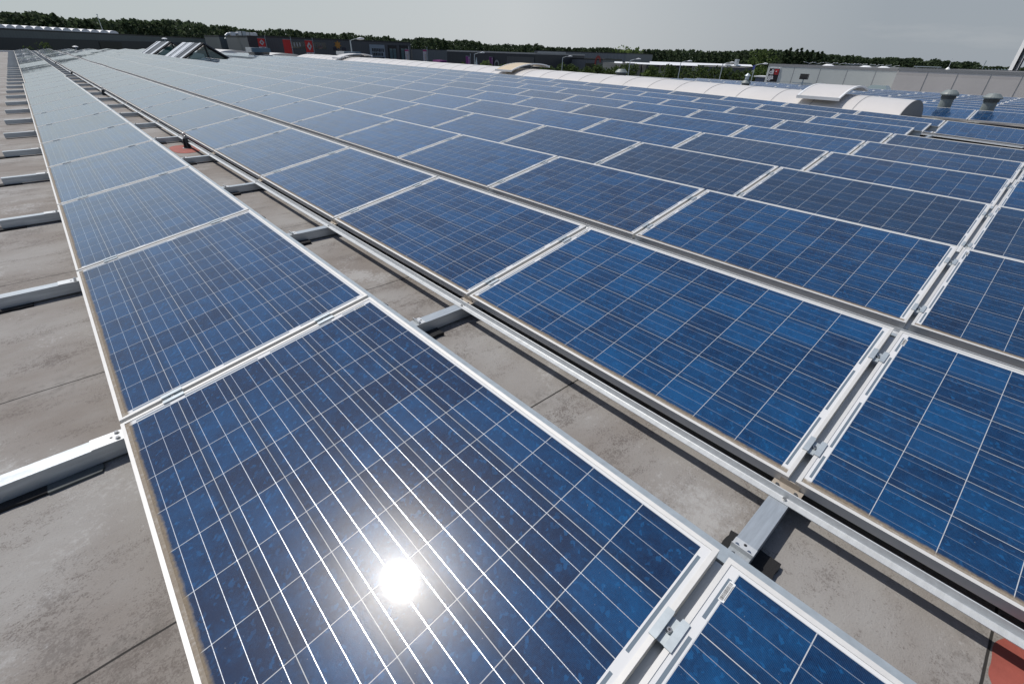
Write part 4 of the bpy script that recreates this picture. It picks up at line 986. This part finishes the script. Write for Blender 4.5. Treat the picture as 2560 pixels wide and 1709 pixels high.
def letters(txt, s, z, size, nm='lettering', m_=None, par=None, off=.11, sx=1.):
    cu = bpy.data.curves.new('lettering', 'FONT'); cu.body = txt; cu.size = size; cu.extrude = .01; cu.offset = size * .028; cu.space_character = .92
    o = bpy.data.objects.new('tmp', cu); col.objects.link(o); dg = bpy.context.evaluated_depsgraph_get(); me = bpy.data.meshes.new_from_object(o.evaluated_get(dg)); bpy.data.objects.remove(o)
    me.materials.clear(); me.materials.append(m_)
    ob = bpy.data.objects.new(nm, me); col.objects.link(ob); A_ = Vector(A2); d_ = (Vector(B2) - A_).normalized(); n_ = Vector((d_.y, -d_.x)); P = A_ + d_ * s + n_ * off
    X = Vector((d_.x, d_.y, 0)) * sx; Z = Vector((0, 0, 1)); Y = Vector((n_.x, n_.y, 0))
    ob.matrix_world = Matrix(((X.x, Z.x, Y.x, P.x), (X.y, Z.y, Y.y, P.y), (X.z, Z.z, Y.z, z), (0, 0, 0, 1))); 
    if par: ob.parent = par
    return ob
letters('di', s0 + W_ * .06, zt_ - H_ * .44, H_ * .52, m_=M['whitetrim'], par=sgo, sx=W_ / H_ * 1.25)
letters('ga', s0 + W_ * .06, zt_ - H_ * .80, H_ * .52, m_=M['whitetrim'], par=sgo, sx=W_ / H_ * 1.25)
letters('tv', s0 + W_ * .66, zt_ - H_ * .25, H_ * .15, m_=M['whitetrim'], par=sgo, sx=W_ / H_ * 1.2)
# low white roof domes on it
for k, (u, v) in enumerate(((2070, 165.5), (2163, 169.5), (2208, 171.5))):
    p = at(u, v + 1.5, x=54.5); mb = MB(); mb.tube([(p.x, p.y, qA.z - .2), (p.x, p.y, p.z + .08), (p.x, p.y, p.z + .2)], [.6, .5, .2], 12); o = mb.build('rooflight_dome', M['whitetrim']); tag(o, ['leftmost', 'middle', 'rightmost'][k] + ' small white dome on the pale warehouse roof', 'rooflight', 'small domes on the pale warehouse')
# beige building at the right
rA = at(2247, 171.8, x=46.); rB = at(2700, 189.5, x=46.)
bb = hall('beige_building', [(rA.x, rA.y), (rB.x, rB.y), (rB.x + 30, rB.y), (rA.x + 30, rA.y)], rA.z, M['clad_beige'], 'wide beige grey panelled building at the right edge', cap=.12, capmat=M['seam'])
A3, B3 = (rA.x, rA.y), (rB.x, rB.y)
for u in (2310, 2386, 2470, 2550):
    s0, _ = wallpt(u, 205, A3, B3); mb = MB(); onwall(mb, A3, B3, s0 - .018, s0 + .018, GZ, rA.z - .15, .008); mb.build('joint_strip', M['seam'], bb)
p = at(2318, 169.5, x=47.5); mb = MB(); mb.box((p.x, p.y, rA.z + .16), (.5, 1.5, .05)); mb.box((p.x, p.y - .6, rA.z + .08), (.06, .06, .2)); mb.box((p.x, p.y + .6, rA.z + .08), (.06, .06, .2)); o = mb.build('roof_frame', M['zinc']); tag(o, 'low grey metal frame on the beige building roof', 'roof frame')
p = at(2370, 172, x=48.); mb = MB(); mb.tube([(p.x, p.y, rA.z - .05), (p.x, p.y, rA.z + .1), (p.x, p.y, rA.z + .18)], [.22, .1, .04], 8); mb.tube([(p.x, p.y, rA.z + .1), (p.x, p.y, rA.z + .75)], .012, 5); o = mb.build('roof_post', M['whitetrim']); tag(o, 'small white post with cone base on the beige building', 'roof post')
# glazed pyramid and dark opening beyond our roof edge
c0 = at(2195, 225, x=36.); t = empty('pyramid_rooflight', (36., c0.y, -.55)); tag(t, 'grey blue glass pyramid beyond the roof edge before the warehouse', 'rooflight')
mb = MB(); hw = 1.0; top = at(2190, 213, x=36.).z + .55
for q in range(4):
    a0, a1 = PI / 4 + q * PI / 2, PI / 4 + (q + 1) * PI / 2
    mb.face([(hw * math.cos(a0) * 1.3, hw * math.sin(a0) * 1.3, 0), (hw * math.cos(a1) * 1.3, hw * math.sin(a1) * 1.3, 0), (hw * math.cos(a1) * .5, hw * math.sin(a1) * .5, top), (hw * math.cos(a0) * .5, hw * math.sin(a0) * .5, top)])
mb.face([(hw * math.cos(PI / 4 + q * PI / 2) * .5, hw * math.sin(PI / 4 + q * PI / 2) * .5, top) for q in range(4)]); mb.build('pyramid_glass', mat('grey_blue_glass', (.16, .22, .23), .2, coat=.6), t)
mb = MB(); mb.span((-2.2, -2.2, -6), (2.2, 4.5, -.01)); mb.build('curb', M['darkframe'], t)

# tall white double column at the right edge
pz = at(2528, 176, d=110)
d_ = Vector((pz.x - CAM.x, pz.y - CAM.y, 0)).normalized(); sd_ = Vector((d_.y, -d_.x, 0))
t = empty('sign_tower', (pz.x, pz.y, GZ)); tag(t, 'tall white twin column tower at the right picture edge', 'tower'); ppm = 1.0
def colm(u0, u1, depth, nm, m_):
    c0, c1 = at(u0, 178, d=110 + (u1 - u0) * .085), at(u1, 178, d=110); mb = MB(); a_, b_ = Vector((c0.x - pz.x, c0.y - pz.y)), Vector((c1.x - pz.x, c1.y - pz.y)); dd = Vector((d_.x, d_.y)) * depth
    F_ = [a_, b_, b_ + dd, a_ + dd]
    mb.prism([(p.x, p.y) for p in F_], 2, 0, 30); mb.build(nm, m_, t)
colm(2519, 2529, 1.2, 'column', M['whitetrim']); colm(2531, 2541.5, 1.2, 'column', M['whitetrim']); colm(2529, 2531, .6, 'dark_gap', M['ink'])  # darkness of the gap between the columns painted as a black strip
colm(2541.5, 2546, 3.0, 'shaded_side', mat('blue_grey_shade', (.15, .19, .24), .4))  # shaded side of the tower, its shade put into the blue grey colour
# far sawtooth greenhouse
t = empty('sawtooth_shed', (0, 0, 0)); tag(t, 'far pale blue sawtooth shed roofs left of the white tower', 'building'); mb = MB()
for u in range(2462, 2522, 8):
    a_, b_, c_ = at(u, 176, d=210), at(u + 8, 176, d=210), at(u + 1, 171.5, d=210); mb.face([a_, b_, c_]); mb.face([(a_.x, a_.y, GZ), (b_.x, b_.y, GZ), b_, a_])
mb.build('sawtooth_roof', mat('pale_blue_sheet', (.42, .50, .54), .5), t)
p = at(2457, 170, d=200); q = at(2461.5, 152, d=200); mb = MB(); mb.tube([(p.x, p.y, GZ), (p.x, p.y, q.z)], .09, 5); mb.tube([(p.x, p.y, q.z - 2), (p.x + .6, p.y, q.z)], .06, 5); o = mb.build('antenna_mast', M['zinc']); tag(o, 'thin far antenna mast left of the white tower', 'mast')

# ------------------------------------------------------------------ street lamps and signs
def lamp(u, vt, dist, label, side=1, double=False, group='street lamps along the car park', blue=False, r=.07):
    p = at(u, vt, d=dist); h = p.z - GZ; t = empty('street_lamp', (p.x, p.y, GZ)); tag(t, label, 'street lamp', group)
    dd = Vector((p.y - CAM.y, -(p.x - CAM.x), 0)).normalized() * side
    mb = MB(); mb.tube([(0, 0, 0), (0, 0, h - .15)], [r * 1.3, r * .7], 6); mb.build('pole', M['zinc'], t)
    for s in ((1, -1) if double else (1,)):
        mb = MB(); e = dd * s; mb.tube([(0, 0, h - .2), tuple(e * .5 + Vector((0, 0, h - .03))), tuple(e * .8 + Vector((0, 0, h)))], .03, 5); mb.build('arm', M['zinc'], t)
        mb = MB(); k_ = r / .07; c = e * (.8 + .3 * k_); mb.tube([tuple(c - e * .30 * k_ + Vector((0, 0, h + .0))), tuple(c + Vector((0, 0, h + .04))), tuple(c + e * .3 * k_ + Vector((0, 0, h + .02)))], [.05 * k_, .10 * k_, .05 * k_], 8); mb.build('lamp_head', M['whitetrim'], t)
    if blue: mb = MB(); mb.box((-.2, 0, h - .4), (.4, .08, .45)); mb.build('blue_sign', mat('blue_sign', (.02, .04, .35), .4), t)
lamp(875, 97, 70, 'dark tall lamp post in front of the charcoal showroom', 1, r=.1)
lamp(1186, 132, 75, 'slim street lamp standing before the black hall')
lamp(1407, 141, 80, 'street lamp before the shop windows of the grey wing')
lamp(1576, 148, 76, 'street lamp left of the pale brick pier')
lamp(1703, 153, 76, 'street lamp in the middle of the hedge of young trees')
lamp(1808, 156.5, 76, 'street lamp near the right end of the low shops')
lamp(1889, 159.5, 74, 'street lamp with a blue sign near the flags', blue=True)
tw = [(2024, 156), (2045, 157), (2079, 157.5), (2099, 158.5), (2121, 160), (2131, 160), (2137, 160.5), (2152, 160.5), (2173, 162), (2192, 162.3), (2212, 163), (2232, 164.5)]
for k, (u, v) in enumerate(tw):
    lamp(u, v, 118, 'far car park lamp with two white heads above the pale warehouse', 1, True, 'far twin headed lamps', r=.028)
# parasol
p = at(1191, 144, d=78); mb = MB(); mb.tube([(p.x, p.y, p.z), (p.x, p.y, p.z - 1.6), (p.x, p.y, p.z - 1.65)], [.03, .25, .05], 8); mb.tube([(p.x, p.y, GZ), (p.x, p.y, p.z)], .04, 6)
o = mb.build('folded_parasol', M['zinc']); tag(o, 'folded grey parasol beside the slim street lamp', 'parasol')
# flag poles, red car and screen left of the pale warehouse
for k, (u, v, red) in enumerate(((1881, 177, 1), (1886, 177, 0), (1900, 176, 1), (1905, 177, 0))):
    p = at(u, v, d=88); t = empty('flagpole', (p.x, p.y, GZ)); tag(t, ['first', 'second', 'third', 'fourth'][k] + ' slim flagpole left of the pale warehouse' + (' with a red flag' if red else ''), 'flagpole', 'flagpoles left of the pale warehouse')
    h = p.z - GZ; mb = MB(); mb.tube([(0, 0, 0), (0, 0, h)], .06, 6); mb.build('pole', M['whitetrim'], t)
    if red: mb = MB(); mb.box((-.25, .1, h - 1.8), (.45, .06, 1.0)); mb.build('flag', M['redcloth'], t)
def car(u, v, dist, colr, label, sc=1.):
    p = at(u, v, d=dist); t = empty('parked_car', (p.x, p.y, GZ + .004), math.radians(-55)); tag(t, label, 'car'); M_ = mat('car_paint_' + label[:4], colr, .3, coat=.8)
    mb = MB(); mb.prism([(-2.1, .35), (2.1, .35), (2.15, .7), (1.9, .85), (1.0, .95), (-2.0, .98), (-2.15, .6)], 1, -.85, .85); mb.build('body', M_, t, bevel=.06)
    mb = MB(); mb.prism([(-1.7, .98), (1.0, .95), (.45, 1.42), (-1.2, 1.45)], 1, -.72, .72); mb.build('cabin', M['darkglass'], t, bevel=.05)
    for x in (-1.35, 1.35):
        for y in (-.8, .8): mb = MB(); mb.tube([(x, y - .1, .33), (x, y + .1, .33)], .33, 14); mb.build('wheel', M['ink'], t)
car(1845, 200, 72, (.45, .03, .02), 'red car parked behind the turbine vent, below the shops')
p0, p1 = at(1891, 206, d=80), at(1913, 192, d=80); t = empty('shelter', (p0.x, p0.y, GZ)); tag(t, 'small dark shelter with white roof frame beside the pale warehouse', 'shelter')
mb = MB(); mb.box((.8, -.5, (p0.z - GZ) / 2 + .3), (2.0, 1.4, p0.z - GZ + .6)); mb.build('shelter_wall', mat('shelter_blue', (.10, .12, .17), .4, noise=.4, nscale=3), t)
mb = MB(); mb.box((.9, -.5, p1.z - GZ), (2.6, 1.8, .14)); mb.build('shelter_roof', M['whitetrim'], t)

# ------------------------------------------------------------------ trees
M['leaf_dark'] = leafmat('forest_leaf', (.022, .036, .022), (.085, .120, .060)); M['leaf_mid'] = leafmat('garden_leaf', (.030, .052, .016), (.120, .165, .055)); M['leaf_light'] = leafmat('light_leaf', (.05, .085, .02), (.17, .23, .07))
M['bark'] = mat('bark', (.08, .06, .045), .9, noise=.3, nscale=5)
def tree(u, vt, dist, w_, label, m_='leaf_mid', group=None, n=420, size=.22, conic=False, base=GZ, name='tree'):
    p = at(u, vt, d=dist); h = p.z - base; t = empty(name, (p.x, p.y, base)); tag(t, label, 'tree', group)
    mb = MB(); mb.tube([(0, 0, 0), (.05, 0, h * .4), (0, .04, h * .85)], [h * .022, h * .016, h * .005], 7)
    for k in range(5):
        an = k * 2.4; z0 = h * (.35 + .1 * k); mb.tube([(0, 0, z0), (w_ * .3 * math.cos(an), w_ * .3 * math.sin(an), z0 + h * .13)], [h * .008, h * .002], 5)
    mb.build('trunk', M['bark'], t); cr_ = MB(); nc = 9
    for k in range(nc):
        f = k / (nc - 1); zc = h * (.30 + .62 * f); rr_ = w_ * .5 * ((1.05 - f) if conic else math.sin(PI * (.18 + .72 * f)) ** .7)
        an = rng.random() * 6.28; off = rr_ * .38; leaves(cr_, (off * math.cos(an), off * math.sin(an), zc), max(.25, rr_ * .78), n // nc, size, (1, 1, .85))
    cr_.build('crown', M[m_], t)
gt = 'young trees along the car park'
yt = [(1157, 158, 3, 'small tree left of the purple banners'), (1210, 154, 4.5, 'bushy yellow green tree between two purple banners'), (1262, 163, 4, 'low round tree left of the tan hatch'), (1362, 168, 3.5, 'first low tree right of the tan hatch'),
      (1378, 166, 3.2, 'second low tree right of the tan hatch'), (1405, 160, 4.2, 'dense tree beneath the three dark shop windows'), (1421, 162, 3.8, 'tree right of the three dark shop windows'), (1441, 167, 3.4, 'thin tree in front of the bare grey wing'),
      (1466, 168, 3.4, 'tree below the wide dark shop entrance'), (1488, 162, 3.8, 'pointed tree beside the red sign'), (1504, 164, 3.6, 'tree at the corner of the pale brick wall'), (1527, 174, 3.2, 'small tree before the pale brick wall'),
      (1542, 166, 4.0, 'rounded tree before the right half of the brick wall'), (1566, 163, 4.4, 'tree at the foot of the lamp by the brick pier'), (1584, 165, 4.2, 'dark tree left of the brick pier'), (1617, 175, 3.8, 'olive tree below the patterned wall'),
      (1638, 168, 4.6, 'dense tree left of the pier with the small window'), (1673, 165, 4.6, 'tree right of the pier with the small window'), (1691, 170, 3.8, 'tree left of the middle street lamp'), (1717, 170, 4.2, 'tree right of the middle street lamp'),
      (1744, 169, 4.6, 'broad tree in the centre of the right hedge'), (1766, 171, 4.2, 'tree right of the broad centre tree'), (1788, 169, 4.4, 'tree left of the lamp by the shops end'), (1819, 171, 4.0, 'tree right of the lamp by the shops end'),
      (1838, 178, 3.6, 'small tree left of the turbine vent'), (1873, 176, 3.8, 'small tree right of the turbine vent'), (1895, 172, 4.2, 'light tree behind the flagpoles'), (1911, 172, 4.2, 'light green tree touching the pale warehouse corner')]
for (u, v, w_, lab) in yt:
    tree(u, v - 1.5 + random.uniform(-1, 1), 88, w_ * 1.15, lab, 'leaf_light' if u in (1210, 1895, 1911, 1617) else 'leaf_mid', gt, 900, .17)
tree(1018, 155, 84, 3, 'small green shrub tree at the foot of the first pink headed banner', 'leaf_light', gt, 160, .17)
tree(1568, 127, 175, 13, 'large light green round tree behind the low shops', 'leaf_light', None, 900, .45)
tree(1905, 132, 190, 12, 'bushy mid green tree before the forest left of the pale warehouse', 'leaf_mid', None, 800, .45)
for k, (u, v) in enumerate(((1968, 120), (1980, 116), (1996, 119), (2007, 116), (2020, 121), (2034, 122), (2047, 126), (2058, 125))):
    tree(u, v, 250, 6.5, f'tall dark pine in the raised group above the warehouse, {ordinal(k + 1)} from the left', 'leaf_dark', 'tall pines standing above the forest', 620, .5, True, name='pine_tree')

prof = [(-60, 30), (0, 30), (35, 31), (54, 37), (84, 27), (109, 36), (128, 34), (147, 45), (175, 52), (190, 43), (207, 48), (225, 52), (248, 42), (272, 52), (313, 48), (340, 48), (370, 55), (403, 48), (447, 51), (485, 55), (518, 63), (554, 64), (574, 66), (609, 73), (640, 76), (677, 74), (723, 73),
        (760, 80), (794, 81), (830, 86), (868, 81), (900, 88), (922, 88), (941, 93), (965, 91), (977, 90), (990, 100), (1018, 96), (1045, 95), (1067, 94), (1099, 95), (1125, 104), (1154, 98), (1182, 103), (1223, 110), (1270, 111), (1310, 112), (1340, 109), (1372, 118), (1427, 120), (1470, 119),
        (1503, 117), (1563, 124), (1645, 124), (1738, 125), (1780, 128), (1836, 128), (1902, 123), (1951, 124), (1985, 128), (2054, 131), (2062, 136), (2136, 139), (2180, 145), (2218, 142), (2240, 143), (2262, 147), (2291, 142), (2311, 154), (2340, 147), (2369, 153), (2400, 156), (2438, 154), (2448, 164), (2462, 168), (2519, 168), (2560, 171), (2640, 174)]
pu = [a[0] for a in prof]; pv = [a[1] for a in prof]
mbf = MB(); V = []; Fc = []
def forest_tree(x, y, top, w_, nl, s):
    h = top - GZ; z0 = max(GZ, top - 11); k = rng.random(nl); zc = z0 + (top - z0) * k ** .8
    rad = w_ * .5 * np.sin(PI * np.clip(.15 + .80 * (zc - z0) / (top - z0), 0, 1)) ** .8 * (.45 + .62 * rng.random(nl)); an = rng.random(nl) * 6.283
    P = np.stack([x + rad * np.cos(an), y + rad * np.sin(an), zc], 1); a_ = rng.normal(size=(nl, 3)); a_ /= np.linalg.norm(a_, axis=1)[:, None]; b_ = np.cross(a_, rng.normal(size=(nl, 3))); b_ /= np.linalg.norm(b_, axis=1)[:, None]
    sz = s * (.5 + rng.random(nl))[:, None]
    return np.stack([P - a_ * sz, P + b_ * sz * .8, P + a_ * sz, P - b_ * sz * .8], 1).reshape(-1, 3)
chunks = []
for layer, (dl, back) in enumerate(((0, 0), (9, .5), (20, 0.2), (34, .9), (60, .3))):
    u = -80. + layer * 3
    while u < 2660:
        vt = np.interp(u, pu, pv); dist = np.interp(u, [0, 600, 1100, 1600, 2100, 2450, 2470, 2600], [190, 215, 260, 290, 300, 300, 520, 520]) + dl
        p = at(u, vt + rng.random() * (5 if layer else 2.5) - .5 + layer * .6, d=dist); hor = 1.13
        w_ = 4.5 + rng.random() * 5.5; chunks.append(forest_tree(p.x, p.y, p.z, w_, 300 if layer < 3 else 150, .46 if dist < 400 else .8))
        u += (w_ * .52) / dist * F * (1.0 + .35 * abs(u - 1280) / 1280)
VV = np.concatenate(chunks); nq = len(VV) // 4
me = bpy.data.meshes.new('forest'); me.vertices.add(len(VV)); me.vertices.foreach_set('co', VV.ravel()); me.loops.add(nq * 4); me.loops.foreach_set('vertex_index', np.arange(nq * 4, dtype=np.int32))
me.polygons.add(nq); me.polygons.foreach_set('loop_start', np.arange(0, nq * 4, 4, dtype=np.int32)); me.polygons.foreach_set('loop_total', np.full(nq, 4, dtype=np.int32)); me.update(); me.validate()
me.materials.append(M['leaf_dark']); o = bpy.data.objects.new('forest', me); col.objects.link(o); tag(o, 'dense dark forest edge all along the horizon', 'forest', kind='stuff')
